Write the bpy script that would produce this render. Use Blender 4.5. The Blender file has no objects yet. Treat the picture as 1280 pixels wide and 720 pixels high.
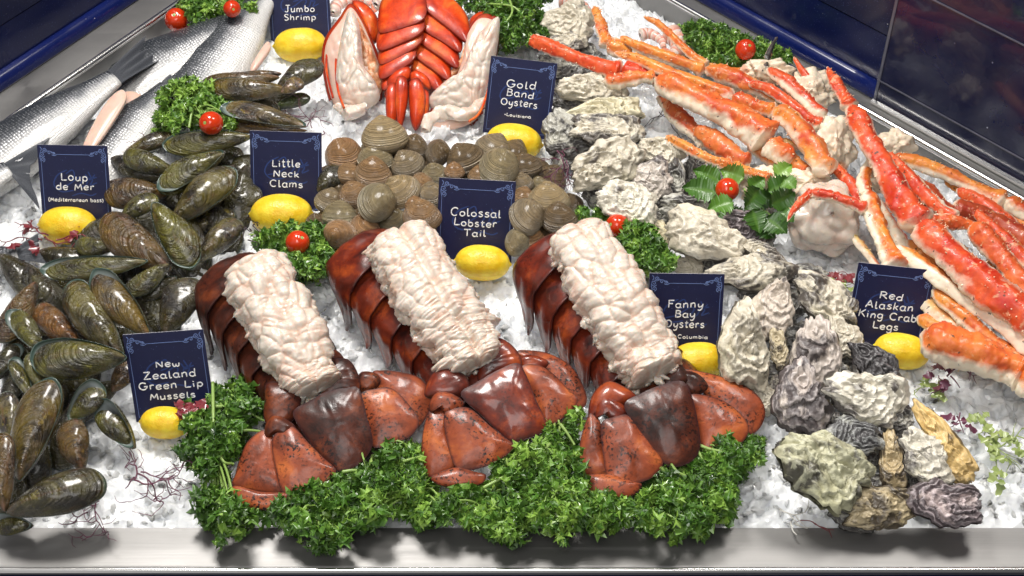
import bpy, math, random
import numpy as np
from mathutils import Vector, Matrix

random.seed(7)
RNG = np.random.default_rng(11)
S = bpy.context.scene
COL = S.collection

# ------------------------------------------------------------------ camera
DIST, PITCH, FPX = 1.85, math.radians(45), 1800.0
SP, CP = math.sin(PITCH), math.cos(PITCH)
CAM = np.array([0.0, -DIST * CP, DIST * SP])
FWD = np.array([0.0, CP, -SP]); UPV = np.array([0.0, SP, CP]); RGT = np.array([1.0, 0, 0])
cd = bpy.data.cameras.new("camera")
cam = bpy.data.objects.new("camera", cd); COL.objects.link(cam)
cam.location = CAM.tolist(); cam.rotation_euler = (math.pi / 2 - PITCH, 0, 0)
cd.sensor_width = 36; cd.lens = 36 * FPX / 1280
cd.clip_start = 0.05; cd.clip_end = 60
S.camera = cam

# ------------------------------------------------------------------ light
W = bpy.data.worlds.new("World"); S.world = W; W.use_nodes = True
wn = W.node_tree; bg = wn.nodes["Background"]
wtc = wn.nodes.new("ShaderNodeTexCoord"); wsep = wn.nodes.new("ShaderNodeSeparateXYZ")
wno = wn.nodes.new("ShaderNodeTexNoise"); wno.inputs["Scale"].default_value = 1.1
wr = wn.nodes.new("ShaderNodeValToRGB")
wr.color_ramp.elements[0].position = 0.15; wr.color_ramp.elements[0].color = (0.10, 0.10, 0.105, 1)
wr.color_ramp.elements[1].position = 0.80; wr.color_ramp.elements[1].color = (0.80, 0.79, 0.78, 1)
wn.links.new(wtc.outputs["Generated"], wno.inputs["Vector"])
wm1 = wn.nodes.new("ShaderNodeMath"); wm1.operation = 'MULTIPLY_ADD'; wm1.inputs[1].default_value = -1.2; wm1.inputs[2].default_value = 0.0
wn.links.new(wtc.outputs["Generated"], wsep.inputs[0]); wn.links.new(wsep.outputs[0], wm1.inputs[0])
wm2 = wn.nodes.new("ShaderNodeMath"); wm2.operation = 'ADD'; wn.links.new(wm1.outputs[0], wm2.inputs[0]); wn.links.new(wno.outputs["Fac"], wm2.inputs[1])
wn.links.new(wm2.outputs[0], wr.inputs["Fac"])
wn.links.new(wr.outputs["Color"], bg.inputs["Color"])
bg.inputs["Strength"].default_value = 0.58

def area(name, loc, target, size, power, col=(1, 1, 1)):
    ld = bpy.data.lights.new(name, 'AREA'); ld.shape = 'DISK'; ld.size = size; ld.energy = power; ld.color = col
    o = bpy.data.objects.new(name, ld); COL.objects.link(o); o.location = loc
    d = Vector(target) - Vector(loc); o.rotation_euler = d.to_track_quat('-Z', 'Y').to_euler()
    return o
area("key_lamp", (-0.50, 0.55, 2.2), (0, -0.05, 0), 0.6, 52, (1, .965, .92))
area("second_lamp", (0.9, 0.45, 2.2), (0.15, -0.05, 0), 0.6, 24, (1, .96, .91))
area("soft_box", (-1.35, 1.9, 2.1), (-.4, -.3, 0), 1.5, 8, (1, .99, .97))  # unseen lamp added so the left of the ledge mirrors something bright
area("front_fill", (-0.2, -1.7, 2.3), (0, 0, 0), 1.4, 24, (1, .98, .96))

S.view_settings.view_transform = 'Standard'; S.view_settings.look = 'None'
S.view_settings.exposure = 0.0; S.view_settings.gamma = 1.0
S.cycles.use_denoising = True
S.cycles.max_bounces = 6; S.cycles.diffuse_bounces = 3; S.cycles.glossy_bounces = 3
S.cycles.transmission_bounces = 4; S.cycles.transparent_max_bounces = 6
S.cycles.caustics_reflective = False; S.cycles.caustics_refractive = False
S.cycles.sample_clamp_indirect = 4.0

# ------------------------------------------------------------------ pixel -> place on the ice
def ray(px, py):
    d = FWD * FPX + RGT * (px - 640) + UPV * (360 - py)
    return d / np.linalg.norm(d)
def hit(px, py, P, n):
    d = ray(px, py); t = np.dot(np.asarray(P) - CAM, n) / np.dot(d, n)
    return CAM + d * t
def G(px, py, z=0.0):
    return hit(px, py, (0, 0, z), np.array([0, 0, 1.0]))
def ppm(P):                      # pixels per metre at a place
    return FPX / np.dot(np.asarray(P) - CAM, FWD)
def nrm(v):
    v = np.asarray(v, float); return v / (np.linalg.norm(v) + 1e-12)
def plane_n(tilt):
    t = math.radians(tilt); return np.array([0, -math.sin(t), math.cos(t)])
def frame(x1, y1, x2, y2, z, tilt=25, roll=0.0):
    """place a long thing: its two ends on a plane leaning towards the front; returns matrix, length, px per metre"""
    M = G((x1 + x2) / 2, (y1 + y2) / 2, z); n = plane_n(tilt)
    A = hit(x1, y1, M, n); B = hit(x2, y2, M, n)
    X = nrm(B - A); r = math.radians(roll)
    Y = np.cross(n, X)
    Z = n * math.cos(r) - Y * math.sin(r); Y = np.cross(Z, X)
    m = Matrix(((X[0], Y[0], Z[0], M[0]), (X[1], Y[1], Z[1], M[1]), (X[2], Y[2], Z[2], M[2]), (0, 0, 0, 1)))
    return m, float(np.linalg.norm(B - A)), ppm(M)

# ------------------------------------------------------------------ noise
def _h(ix, iy, iz, s):
    h = (ix.astype(np.int64) * 374761393 + iy.astype(np.int64) * 668265263 + iz.astype(np.int64) * 2147483647 + s * 144665) & 0xffffffff
    h = ((h ^ (h >> 13)) * 1274126177) & 0xffffffff
    h = ((h ^ (h >> 15)) * 2246822519) & 0xffffffff
    return ((h ^ (h >> 16)) & 0xffffff) / float(0xffffff)
def vnoise(p, seed=0):
    p = np.asarray(p, float); i = np.floor(p).astype(np.int64); f = p - i; f = f * f * (3 - 2 * f)
    r = 0
    for dx in (0, 1):
        for dy in (0, 1):
            for dz in (0, 1):
                w = (f[..., 0] if dx else 1 - f[..., 0]) * (f[..., 1] if dy else 1 - f[..., 1]) * (f[..., 2] if dz else 1 - f[..., 2])
                r = r + w * _h(i[..., 0] + dx, i[..., 1] + dy, i[..., 2] + dz, seed)
    return r * 2 - 1
def fbm(p, seed=0, oct=4, gain=.5):
    p = np.asarray(p, float); a = 1; r = 0; 
    for k in range(oct):
        r = r + a * vnoise(p, seed + k); p = p * 2.03 + 7.1; a *= gain
    return r
def worley(p, seed=0):
    p = np.asarray(p, float); i = np.floor(p).astype(np.int64)
    f1 = np.full(p.shape[:-1], 9.0); f2 = f1.copy()
    for dx in (-1, 0, 1):
        for dy in (-1, 0, 1):
            for dz in (-1, 0, 1):
                c = [i[..., 0] + dx, i[..., 1] + dy, i[..., 2] + dz]
                q = np.stack([c[k] + .15 + .7 * _h(c[0], c[1], c[2], seed + 31 * (k + 1)) for k in range(3)], -1)
                d = np.linalg.norm(q - p, axis=-1)
                f2 = np.where(d < f1, f1, np.minimum(f2, d)); f1 = np.minimum(f1, d)
    return f1, f2
def pad3(a, b, c=0.0):
    a, b = np.broadcast_arrays(a, b); return np.stack([a, b, np.zeros_like(a) + c], -1)

# ------------------------------------------------------------------ mesh helpers
def crom(pts, n, closed=False):
    P = np.asarray(pts, float); m = len(P); segs = m if closed else m - 1
    t = np.linspace(0, segs, n, endpoint=not closed); i = np.minimum(np.floor(t).astype(int), segs - 1); f = (t - i)[:, None]
    if closed: idx = lambda k: P[(i + k) % m]
    else:
        E = np.vstack([2 * P[0] - P[1], P, 2 * P[-1] - P[-2]]); idx = lambda k: E[np.clip(i + k + 1, 0, m + 1)]
    a, b, c, d = idx(-1), idx(0), idx(1), idx(2)
    return .5 * ((2 * b) + (c - a) * f + (2 * a - 5 * b + 4 * c - d) * f * f + (3 * b - a - 3 * c + d) * f ** 3)
def gridf(nu, nv, wu=False, wv=False, off=0, flip=False):
    u = np.arange(nu if wu else nu - 1); v = np.arange(nv if wv else nv - 1)
    U, V = np.meshgrid(u, v, indexing='ij'); U2 = (U + 1) % nu; V2 = (V + 1) % nv
    q = np.stack([U * nv + V, U2 * nv + V, U2 * nv + V2, U * nv + V2], -1).reshape(-1, 4) + off
    return q[:, ::-1] if flip else q
class MB:
    """collects pieces of ONE mesh"""
    def __init__(s): s.V = []; s.F = []; s.MI = []; s.A = {}; s.n = 0
    def add(s, V, F, mi=0, **attrs):
        V = np.asarray(V, float).reshape(-1, 3)
        for f in F: s.F.append([int(k) + s.n for k in f])
        s.MI += [mi] * len(F)
        for k in set(list(s.A) + list(attrs)):
            if k not in s.A: s.A[k] = [np.zeros(s.n)]
            val = attrs.get(k, 0.0)
            s.A[k].append(np.broadcast_to(np.asarray(val, float).reshape(-1) if np.ndim(val) else val, (len(V),)).copy())
        s.V.append(V); s.n += len(V); return s
    def build(s, name, mats, parent=None, smooth=True, mat4=None):
        me = bpy.data.meshes.new(name); V = np.concatenate(s.V)
        me.from_pydata(V.tolist(), [], s.F)
        if not isinstance(mats, (list, tuple)): mats = [mats]
        for m in mats: me.materials.append(m)
        if any(s.MI): me.polygons.foreach_set('material_index', s.MI)
        if smooth: me.polygons.foreach_set('use_smooth', [True] * len(me.polygons))
        for k, a in s.A.items():
            at = me.attributes.new(k, 'FLOAT', 'POINT'); at.data.foreach_set('value', np.concatenate(a).astype(np.float32))
        me.update()
        o = bpy.data.objects.new(name, me); COL.objects.link(o)
        if parent: o.parent = parent
        if mat4 is not None: o.matrix_local = mat4
        return o
def tag(o, label=None, cat=None, group=None, kind=None):
    if label: o['label'] = label
    if cat: o['category'] = cat
    if group: o['group'] = group
    if kind: o['kind'] = kind
    return o
def thing(name, label, cat, mat4=None, group=None):
    o = bpy.data.objects.new(name, None); COL.objects.link(o); o.empty_display_size = .02
    if mat4 is not None: o.matrix_world = mat4
    return tag(o, label, cat, group)
def at(P):
    return Matrix.Translation(Vector([float(a) for a in P]))
def inst(src, name, parent, color=None):
    o = bpy.data.objects.new(name, src); COL.objects.link(o); o.parent = parent
    if color is not None: o.color = color
    return o
def copies(src, parent, color=None):
    for ch in src.children:
        c = ch.copy(); COL.objects.link(c); c.parent = parent
        if color is not None: c.color = color
def loc(P, O): return np.asarray(P, float) - np.asarray(O, float)

def tube(mb, path, rad, m=8, cap=True, flat=1.0, up=(0, 0, 1), **attrs):
    P = np.asarray(path, float); n = len(P); rad = np.broadcast_to(np.asarray(rad, float), (n,))
    T = np.gradient(P, axis=0); T /= np.linalg.norm(T, axis=1)[:, None] + 1e-12
    up = np.asarray(up, float); N = np.cross(T, up); bad = np.linalg.norm(N, axis=1) < 1e-3
    N[bad] = np.cross(T[bad], (0.3, 1, .2)); N /= np.linalg.norm(N, axis=1)[:, None]
    B = np.cross(N, T); a = np.linspace(0, 2 * np.pi, m, endpoint=False)
    V = P[:, None] + rad[:, None, None] * (np.cos(a)[None, :, None] * N[:, None] + flat * np.sin(a)[None, :, None] * B[:, None])
    F = list(gridf(n, m, wv=True))
    if cap: F += [list(range(m))[::-1], [(n - 1) * m + k for k in range(m)]]
    return mb.add(V, F, **attrs)

def polar(nr, n):
    """faces for centre vertex + nr rings of n"""
    F = [[0, 1 + k, 1 + (k + 1) % n] for k in range(n)]
    F += [list(f) for f in gridf(nr, n, wv=True, off=1, flip=False)]
    return F

# ------------------------------------------------------------------ materials
class NT:
    def __init__(s, name):
        s.m = bpy.data.materials.new(name); s.m.use_nodes = True; s.t = s.m.node_tree
        s.b = s.t.nodes["Principled BSDF"]
    def n(s, typ, **kw):
        nd = s.t.nodes.new("ShaderNode" + typ)
        for k, v in kw.items(): setattr(nd, k, v)
        return nd
    def l(s, a, b): s.t.links.new(a, b)
    def put(s, sock, v):
        if hasattr(v, 'links') or hasattr(v, 'is_output'): s.l(v, sock)
        else: sock.default_value = v
    def set(s, **kw):
        for k, v in kw.items(): s.put(s.b.inputs[k.replace('_', ' ')], v)
        return s
    def coord(s, kind="Object"): return s.n("TexCoord").outputs[kind]
    def attr(s, name): return s.n("Attribute", attribute_name=name).outputs["Fac"]
    def mapv(s, v, scale):
        m = s.n("Mapping"); s.l(v, m.inputs["Vector"]); m.inputs["Scale"].default_value = scale; return m.outputs["Vector"]
    def noise(s, v, scale, detail=4, rough=.55, dist=0.0):
        n = s.n("TexNoise"); s.l(v, n.inputs["Vector"]); n.inputs["Scale"].default_value = scale
        n.inputs["Detail"].default_value = detail; n.inputs["Roughness"].default_value = rough; n.inputs["Distortion"].default_value = dist
        return n.outputs["Fac"]
    def vor(s, v, scale, feat='F1', out="Distance"):
        n = s.n("TexVoronoi"); n.feature = feat; s.l(v, n.inputs["Vector"]); n.inputs["Scale"].default_value = scale; return n.outputs[out]
    def ramp(s, f, *st):
        r = s.n("ValToRGB"); s.l(f, r.inputs["Fac"]); e = r.color_ramp.elements
        while len(e) < len(st): e.new(.5)
        for k, (p, c) in enumerate(st):
            e[k].position = p; e[k].color = (c, c, c, 1) if not isinstance(c, tuple) else (*c[:3], 1)
        return r.outputs["Color"]
    def mix(s, f, a, b, mode='MIX'):
        m = s.n("MixRGB", blend_type=mode)
        s.put(m.inputs[0], f)
        for k, v in ((1, a), (2, b)):
            if isinstance(v, tuple): m.inputs[k].default_value = (*v[:3], 1)
            else: s.l(v, m.inputs[k])
        return m.outputs[0]
    def math(s, op, a, b=0.0, c=None):
        m = s.n("Math", operation=op); s.put(m.inputs[0], a); s.put(m.inputs[1], b)
        if c is not None: s.put(m.inputs[2], c)
        return m.outputs[0]
    def bump(s, h, strength=.3, dist=.001, prev=None):
        b = s.n("Bump"); s.l(h, b.inputs["Height"]); b.inputs["Strength"].default_value = strength; b.inputs["Distance"].default_value = dist
        if prev is not None: s.l(prev, b.inputs["Normal"])
        return b.outputs["Normal"]
    def normal(s, n): s.l(n, s.b.inputs["Normal"]); return s
MAT = {}

def mk():
    # ---- crushed ice
    t = NT("crushed_ice"); v = t.coord()
    t.set(Base_Color=(.95, .97, .98, 1), Roughness=t.ramp(t.noise(v, 60), (.35, .04), (.7, .25)), IOR=1.25, Transmission_Weight=.12, Subsurface_Weight=1.0, Subsurface_Radius=(.03, .03, .032), Subsurface_Scale=1.0)
    t.normal(t.bump(t.noise(v, 120, 3), .25, .003)); MAT['ice'] = t.m
    t = NT("packed_ice"); v = t.coord()
    t.set(Base_Color=t.mix(t.noise(v, 22), (.78, .815, .845), (.94, .95, .96)), Roughness=t.ramp(t.noise(v, 90), (.35, .10), (.65, .4)), Coat_Weight=.3, Coat_Roughness=.1, Subsurface_Weight=.6, Subsurface_Radius=(.03, .03, .032), Subsurface_Scale=1.0)
    t.normal(t.bump(t.vor(v, 70), .6, .006)); MAT['ice_base'] = t.m
    # ---- stainless steel
    t = NT("brushed_steel"); v = t.coord(); vs = t.mapv(v, (3, 260, 3))
    sm = t.noise(v, 5, 5); sc = t.ramp(t.noise(t.mapv(v, (40, 700, 40)), 1, 2), (.62, 0.0), (.7, 1.0))
    t.set(Base_Color=t.mix(sm, (.21, .206, .20), (.33, .323, .315)), Metallic=.8, Anisotropic=.3,
          Roughness=t.math('ADD', t.math('MULTIPLY', t.noise(vs, 2, 3), .2), t.math('MULTIPLY_ADD', sm, .26, .24)))
    t.normal(t.bump(t.noise(vs, 3, 3), .10, .001)); MAT['steel'] = t.m
    t = NT("polished_steel"); t.set(Base_Color=(.86, .85, .83, 1), Metallic=1.0, Roughness=.22); MAT['steel_edge'] = t.m
    # ---- navy tile
    for nm, c1, c2 in (("navy_tile", (.004, .006, .035), (.009, .015, .085)), ("blue_trim", (.004, .008, .06), (.008, .017, .12)), ("slate_tile", (.008, .010, .038), (.018, .021, .062))):
        t = NT(nm); v = t.coord()
        dots = t.ramp(t.vor(v, 60), (.0, 1.0), (.035, 1.0), (.05, 0.0)); keep = t.ramp(t.noise(v, 22, 2), (.56, 0.0), (.6, 1.0))
        fine = t.ramp(t.noise(v, 480, 1), (.66, 0.0), (.72, 1.0))
        base = t.mix(t.noise(v, 9, 5), c1, c2)
        base = t.mix(t.math('MULTIPLY', fine, .25), base, (.10, .14, .4)); base = t.mix(t.math('MULTIPLY', dots, keep), base, (.75, .75, .8))
        t.set(Base_Color=base, Roughness=t.ramp(t.noise(v, 15, 4), (.3, .10), (.75, .32)), Specular_IOR_Level=.5); MAT[nm] = t.m
    t = NT("dark_acrylic"); v = t.coord(); n = t.noise(v, 5, 6, .6, 1.0)
    dots = t.math('MULTIPLY', t.ramp(t.vor(v, 45), (.0, 1.0), (.03, 1.0), (.05, 0.0)), t.ramp(t.noise(v, 13, 2), (.52, 0.0), (.58, 1.0)))
    base = t.ramp(n, (.3, (.004, .006, .030)), (.55, (.010, .013, .048)), (.75, (.035, .018, .045)))  # purple-red patches: mottled reflections painted into the panel colour
    t.set(Base_Color=t.mix(dots, base, (.7, .7, .75)), Roughness=t.ramp(t.noise(v, 9, 4), (.3, .08), (.75, .3)), Coat_Weight=.4); MAT['acrylic'] = t.m
    t = NT("acrylic_edge"); v = t.coord(); t.set(Base_Color=t.mix(t.noise(v, 30), (.06, .065, .09), (.17, .17, .21)), Roughness=.2); MAT['acrylic_edge'] = t.m
    # ---- mussel
    t = NT("mussel_shell"); v = t.coord(); g = t.attr("g"); info = t.n("ObjectInfo"); rnd = info.outputs["Random"]
    off = t.n("VectorMath", operation='ADD'); t.l(v, off.inputs[0]); cb = t.n("CombineXYZ"); t.l(t.math('MULTIPLY', rnd, 9.0), cb.inputs[0]); t.l(rnd, cb.inputs[1]); t.l(cb.outputs[0], off.inputs[1]); vv = off.outputs[0]
    big = t.noise(vv, 3.2, 4, .6, .6); streak = t.noise(t.mapv(vv, (2.2, 9, 5)), 2, 4)
    col = t.mix(t.ramp(big, (.38, 0.0), (.62, 1.0)), (.012, .009, .006), (.088, .076, .013))
    col = t.mix(t.ramp(streak, (.54, 0.0), (.74, .7)), col, (.09, .042, .015))
    w = t.n("TexNoise", noise_dimensions='1D'); t.l(t.math('ADD', g, t.math('MULTIPLY', big, .05)), w.inputs["W"]); w.inputs["Scale"].default_value = 26; w.inputs["Detail"].default_value = 3
    bands = w.outputs["Fac"]
    col = t.mix(t.ramp(bands, (.38, .4), (.56, 0.0)), col, (.014, .011, .007))
    worn = t.math('MULTIPLY', t.ramp(t.noise(t.mapv(vv, (3, 6, 3)), 2.4, 6, .65), (.50, 0.0), (.66, 1.0)), t.ramp(g, (.15, 1.0), (.95, .35)))
    col = t.mix(t.math('MULTIPLY', worn, .45), col, (.20, .175, .15))
    yel = t.ramp(t.noise(vv, 7, 6, .7), (.6, 0.0), (.66, 1.0)); col = t.mix(t.math('MULTIPLY', yel, .55), col, (.19, .16, .025))
    col = t.mix(t.ramp(g, (0.0, 1.0), (.16, 0.0)), col, (.16, .12, .10))
    col = t.mix(t.ramp(g, (.972, 0.0), (.995, 1.0)), col, (.04, .07, .05))
    col = t.mix(1.0, col, info.outputs["Color"], 'MULTIPLY')
    t.set(Base_Color=col, Roughness=t.ramp(t.noise(vv, 9, 5), (.35, .16), (.7, .42)), Coat_Weight=.55, Coat_Roughness=.16)
    t.normal(t.bump(t.noise(vv, 26, 5, .6), .25, .02, t.bump(bands, .35, .02))); MAT['mussel'] = t.m
    t = NT("mussel_inside"); g = t.attr("g"); v = t.coord()
    col = t.ramp(t.math('ADD', g, t.math('MULTIPLY', t.noise(v, 5), .06)), (.55, (.05, .055, .06)), (.85, (.22, .25, .25)), (.96, (.17, .21, .19)), (1.0, (.05, .085, .07)))
    t.set(Base_Color=col, Roughness=.18, Coat_Weight=.5); MAT['mussel_in'] = t.m
    t = NT("mussel_meat"); v = t.coord(); t.set(Base_Color=t.ramp(t.noise(v, 7, 4), (.35, (.05, .02, .012)), (.55, (.45, .17, .04)), (.7, (.55, .35, .2))), Roughness=.25, Subsurface_Weight=.2, Subsurface_Scale=.01); MAT['mussel_meat'] = t.m
    # ---- clam
    t = NT("clam_shell"); v = t.coord(); g = t.attr("g"); info = t.n("ObjectInfo"); rnd = info.outputs["Random"]
    w = t.n("TexNoise", noise_dimensions='1D'); t.l(t.math('ADD', g, t.math('MULTIPLY', rnd, 5.0)), w.inputs["W"]); w.inputs["Scale"].default_value = 46; w.inputs["Detail"].default_value = 4
    w2 = t.n("TexNoise", noise_dimensions='1D'); t.l(t.math('ADD', g, t.math('MULTIPLY', rnd, 9.0)), w2.inputs["W"]); w2.inputs["Scale"].default_value = 9; w2.inputs["Detail"].default_value = 2
    big = t.noise(v, 2.2, 4, .6, .4)
    col = t.mix(t.ramp(big, (.35, 0.0), (.65, 1.0)), (.24, .185, .11), (.44, .325, .185))
    col = t.mix(t.ramp(w2.outputs["Fac"], (.42, .35), (.62, 0.0)), col, (.12, .095, .065))
    col = t.mix(t.ramp(g, (.78, 0.0), (.96, .6)), col, (.28, .24, .17))
    col = t.mix(t.ramp(w.outputs["Fac"], (.40, .42), (.52, 0.0)), col, (.08, .065, .04))
    col = t.mix(1.0, col, info.outputs["Color"], 'MULTIPLY')
    t.set(Base_Color=col, Roughness=t.ramp(t.noise(v, 6), (.3, .2), (.7, .42)), Coat_Weight=.25, Coat_Roughness=.18)
    t.normal(t.bump(t.noise(v, 20, 4), .1, .02, t.bump(w.outputs["Fac"], .6, .02))); MAT['clam'] = t.m
    t = NT("clam_inside"); t.set(Base_Color=(.42, .36, .28, 1), Roughness=.3); MAT['clam_in'] = t.m
    # ---- oyster
    t = NT("oyster_shell"); v = t.coord(); g = t.attr("g"); k = t.attr("k"); fr = t.attr("fr"); info = t.n("ObjectInfo")
    n1 = t.noise(v, 3.2, 6, .62, .7); n2 = t.noise(v, 11, 6, .65, .3)
    cb = t.n("CombineXYZ"); t.l(t.math('MULTIPLY', t.attr("px"), 3.2), cb.inputs[0]); t.l(t.math('MULTIPLY', t.attr("py"), 3.2), cb.inputs[1]); t.l(t.math('MULTIPLY', g, 1.6), cb.inputs[2])
    ray_ = t.noise(cb.outputs[0], 1.6, 5, .65, .3)
    col = t.mix(t.ramp(n2, (.33, 0.0), (.62, 1.0)), (.38, .35, .29), (.76, .735, .665))
    col = t.mix(t.math('MULTIPLY', t.ramp(t.noise(v, 5, 4), (.52, 0.0), (.66, 1.0)), .55), col, (.42, .38, .18))
    dk = t.ramp(t.math('ADD', k, t.math('ADD', t.math('MULTIPLY', t.math('SUBTRACT', n1, .5), 1.1), t.math('MULTIPLY', t.math('SUBTRACT', ray_, .5), 1.5))), (.30, 0.0), (.46, 1.0))
    col = t.mix(t.math('MULTIPLY', dk, .93), col, t.mix(n2, (.030, .028, .030), (.115, .098, .098)))
    fl = t.math('MULTIPLY', t.ramp(fr, (.0, 1.0), (.14, 0.0)), t.ramp(ray_, (.42, .2), (.6, 1.0))); col = t.mix(t.math('MULTIPLY', fl, .85), col, (.075, .068, .06))
    col = t.mix(t.math('MULTIPLY', t.ramp(fr, (.6, 0.0), (.86, 1.0)), .35), col, (.90, .88, .82))
    pits = t.ramp(t.noise(v, 34, 3, .6), (.64, 0.0), (.71, 1.0)); col = t.mix(t.math('MULTIPLY', pits, .7), col, (.07, .065, .05))
    col = t.mix(1.0, col, info.outputs["Color"], 'MULTIPLY')
    t.set(Base_Color=col, Roughness=t.ramp(n2, (.3, .28), (.7, .55)), Coat_Weight=.25, Coat_Roughness=.25)
    t.normal(t.bump(t.noise(v, 60, 4, .6), .35, .01, t.bump(n2, .4, .02))); MAT['oyster'] = t.m
    # ---- raw lobster shell
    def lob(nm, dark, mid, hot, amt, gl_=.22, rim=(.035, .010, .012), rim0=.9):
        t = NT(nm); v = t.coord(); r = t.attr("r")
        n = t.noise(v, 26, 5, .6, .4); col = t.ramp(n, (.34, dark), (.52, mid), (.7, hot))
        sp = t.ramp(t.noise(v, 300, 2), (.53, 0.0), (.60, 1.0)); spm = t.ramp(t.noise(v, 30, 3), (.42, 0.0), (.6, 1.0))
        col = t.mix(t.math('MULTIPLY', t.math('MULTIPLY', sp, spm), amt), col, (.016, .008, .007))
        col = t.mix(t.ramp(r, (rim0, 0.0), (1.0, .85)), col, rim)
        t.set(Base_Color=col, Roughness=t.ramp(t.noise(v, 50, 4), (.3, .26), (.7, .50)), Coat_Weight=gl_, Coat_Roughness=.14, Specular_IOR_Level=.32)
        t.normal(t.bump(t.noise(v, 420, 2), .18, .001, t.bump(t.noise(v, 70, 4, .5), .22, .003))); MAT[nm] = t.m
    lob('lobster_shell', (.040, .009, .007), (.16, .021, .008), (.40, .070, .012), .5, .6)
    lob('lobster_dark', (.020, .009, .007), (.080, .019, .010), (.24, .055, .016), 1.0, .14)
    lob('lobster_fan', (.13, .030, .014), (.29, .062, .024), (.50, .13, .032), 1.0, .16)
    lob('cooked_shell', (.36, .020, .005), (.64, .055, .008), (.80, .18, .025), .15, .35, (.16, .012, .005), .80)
    # ---- lobster meat
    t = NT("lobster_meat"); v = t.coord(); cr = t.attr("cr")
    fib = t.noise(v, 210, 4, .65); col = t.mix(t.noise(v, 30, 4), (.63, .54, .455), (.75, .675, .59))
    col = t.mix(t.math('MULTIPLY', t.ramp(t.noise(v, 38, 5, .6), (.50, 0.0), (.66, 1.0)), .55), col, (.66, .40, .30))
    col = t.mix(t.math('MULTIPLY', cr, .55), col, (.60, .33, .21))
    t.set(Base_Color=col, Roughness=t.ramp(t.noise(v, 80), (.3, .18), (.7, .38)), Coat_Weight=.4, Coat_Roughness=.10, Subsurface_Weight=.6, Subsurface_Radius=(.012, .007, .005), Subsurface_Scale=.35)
    t.normal(t.bump(fib, .35, .002)); MAT['meat'] = t.m
    # ---- crab
    t = NT("crab_shell"); v = t.coord(); d = t.attr("d"); tip = t.attr("tip"); info = t.n("ObjectInfo")
    n = t.noise(v, 45, 5, .6); red = t.mix(t.ramp(t.noise(v, 26, 5, .65), (.35, 0.0), (.65, 1.0)), (.50, .035, .012), (.74, .20, .045)); red = t.mix(1.0, red, info.outputs["Color"], 'MULTIPLY')
    f = t.ramp(t.math('ADD', d, t.math('ADD', t.math('MULTIPLY', t.math('SUBTRACT', n, .5), .7), t.math('MULTIPLY', t.math('SUBTRACT', t.noise(v, 16, 3), .5), .9))), (.52, 0.0), (.78, 1.0))
    col = t.mix(f, t.mix(t.noise(v, 60), (.78, .62, .44), (.85, .76, .62)), red)
    col = t.mix(t.ramp(t.noise(v, 120, 3), (.67, 0.0), (.71, .85)), col, (.05, .03, .02))
    col = t.mix(t.math('MULTIPLY', t.ramp(t.noise(v, 90, 4), (.60, 0.0), (.68, 1.0)), .6), col, (.85, .50, .28))
    col = t.mix(tip, col, (.82, .58, .30))
    t.set(Base_Color=col, Roughness=t.ramp(t.noise(v, 70), (.3, .3), (.7, .55)), Coat_Weight=.15, Subsurface_Weight=.08, Subsurface_Scale=.006)
    t.normal(t.bump(t.noise(v, 150, 4), .3, .0025)); MAT['crab'] = t.m
    # ---- lemon, tomato
    t = NT("lemon_peel"); v = t.coord(); t.set(Base_Color=t.mix(t.ramp(t.noise(v, 5, 4), (.35, 0.0), (.65, 1.0)), (.80, .50, .012), (.90, .68, .05)), Roughness=.36, Subsurface_Weight=.1, Subsurface_Scale=.006)
    t.normal(t.bump(t.vor(v, 40), .12, .005, t.bump(t.noise(v, 4, 3), .08, .03))); MAT['lemon'] = t.m
    t = NT("tomato_skin"); v = t.coord(); t.set(Base_Color=t.mix(t.noise(v, 50, 2), (.50, .018, .006), (.68, .06, .008)), Roughness=.12, Coat_Weight=.5, Coat_Roughness=.06); MAT['tomato'] = t.m
    # ---- greens
    t = NT("parsley_leaf"); v = t.coord(); rn = t.attr("rnd"); e = t.attr("e")
    col = t.ramp(rn, (0.0, (.012, .045, .006)), (.5, (.065, .17, .018)), (1.0, (.27, .44, .07)))
    col = t.mix(t.math('MULTIPLY', e, .35), col, (.16, .30, .05))
    t.set(Base_Color=col, Roughness=.34, Coat_Weight=.12, Subsurface_Weight=.0, Transmission_Weight=.0); MAT['parsley'] = t.m
    t = NT("parsley_stem"); v = t.coord(); t.set(Base_Color=t.mix(t.noise(v, 60), (.16, .30, .05), (.34, .46, .14)), Roughness=.32); MAT['stem'] = t.m
    # ---- seaweed
    for nm, a, b in (("purple_seaweed", (.055, .012, .03), (.20, .05, .10)), ("dark_seaweed", (.012, .008, .010), (.05, .02, .03)), ("red_seaweed", (.12, .012, .018), (.26, .04, .05)),
                     ("green_seaweed", (.14, .22, .05), (.38, .44, .16)), ("pale_root", (.62, .60, .54), (.8, .78, .72))):
        t = NT(nm); v = t.coord(); t.set(Base_Color=t.mix(t.noise(v, 70, 3), a, b), Roughness=.3, Coat_Weight=.3); MAT[nm] = t.m
    # ---- fish
    t = NT("bass_skin"); sx = t.attr("sx"); sy = t.attr("sy"); dv = t.attr("dv"); v = t.coord()
    cb = t.n("CombineXYZ"); t.l(sx, cb.inputs[0]); t.l(sy, cb.inputs[1])
    vd = t.n("TexVoronoi"); vd.feature = 'F1'; t.l(cb.outputs[0], vd.inputs["Vector"]); vd.inputs["Scale"].default_value = 1.0; vd.inputs["Randomness"].default_value = .35
    sc = vd.outputs["Distance"]; n = t.noise(v, 30, 4)
    col = t.ramp(t.math('ADD', dv, t.math('MULTIPLY', t.math('SUBTRACT', n, .5), .35)), (.24, (.70, .69, .67)), (.42, (.44, .44, .45)), (.53, (.13, .135, .15)), (.76, (.03, .035, .042)))
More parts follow.
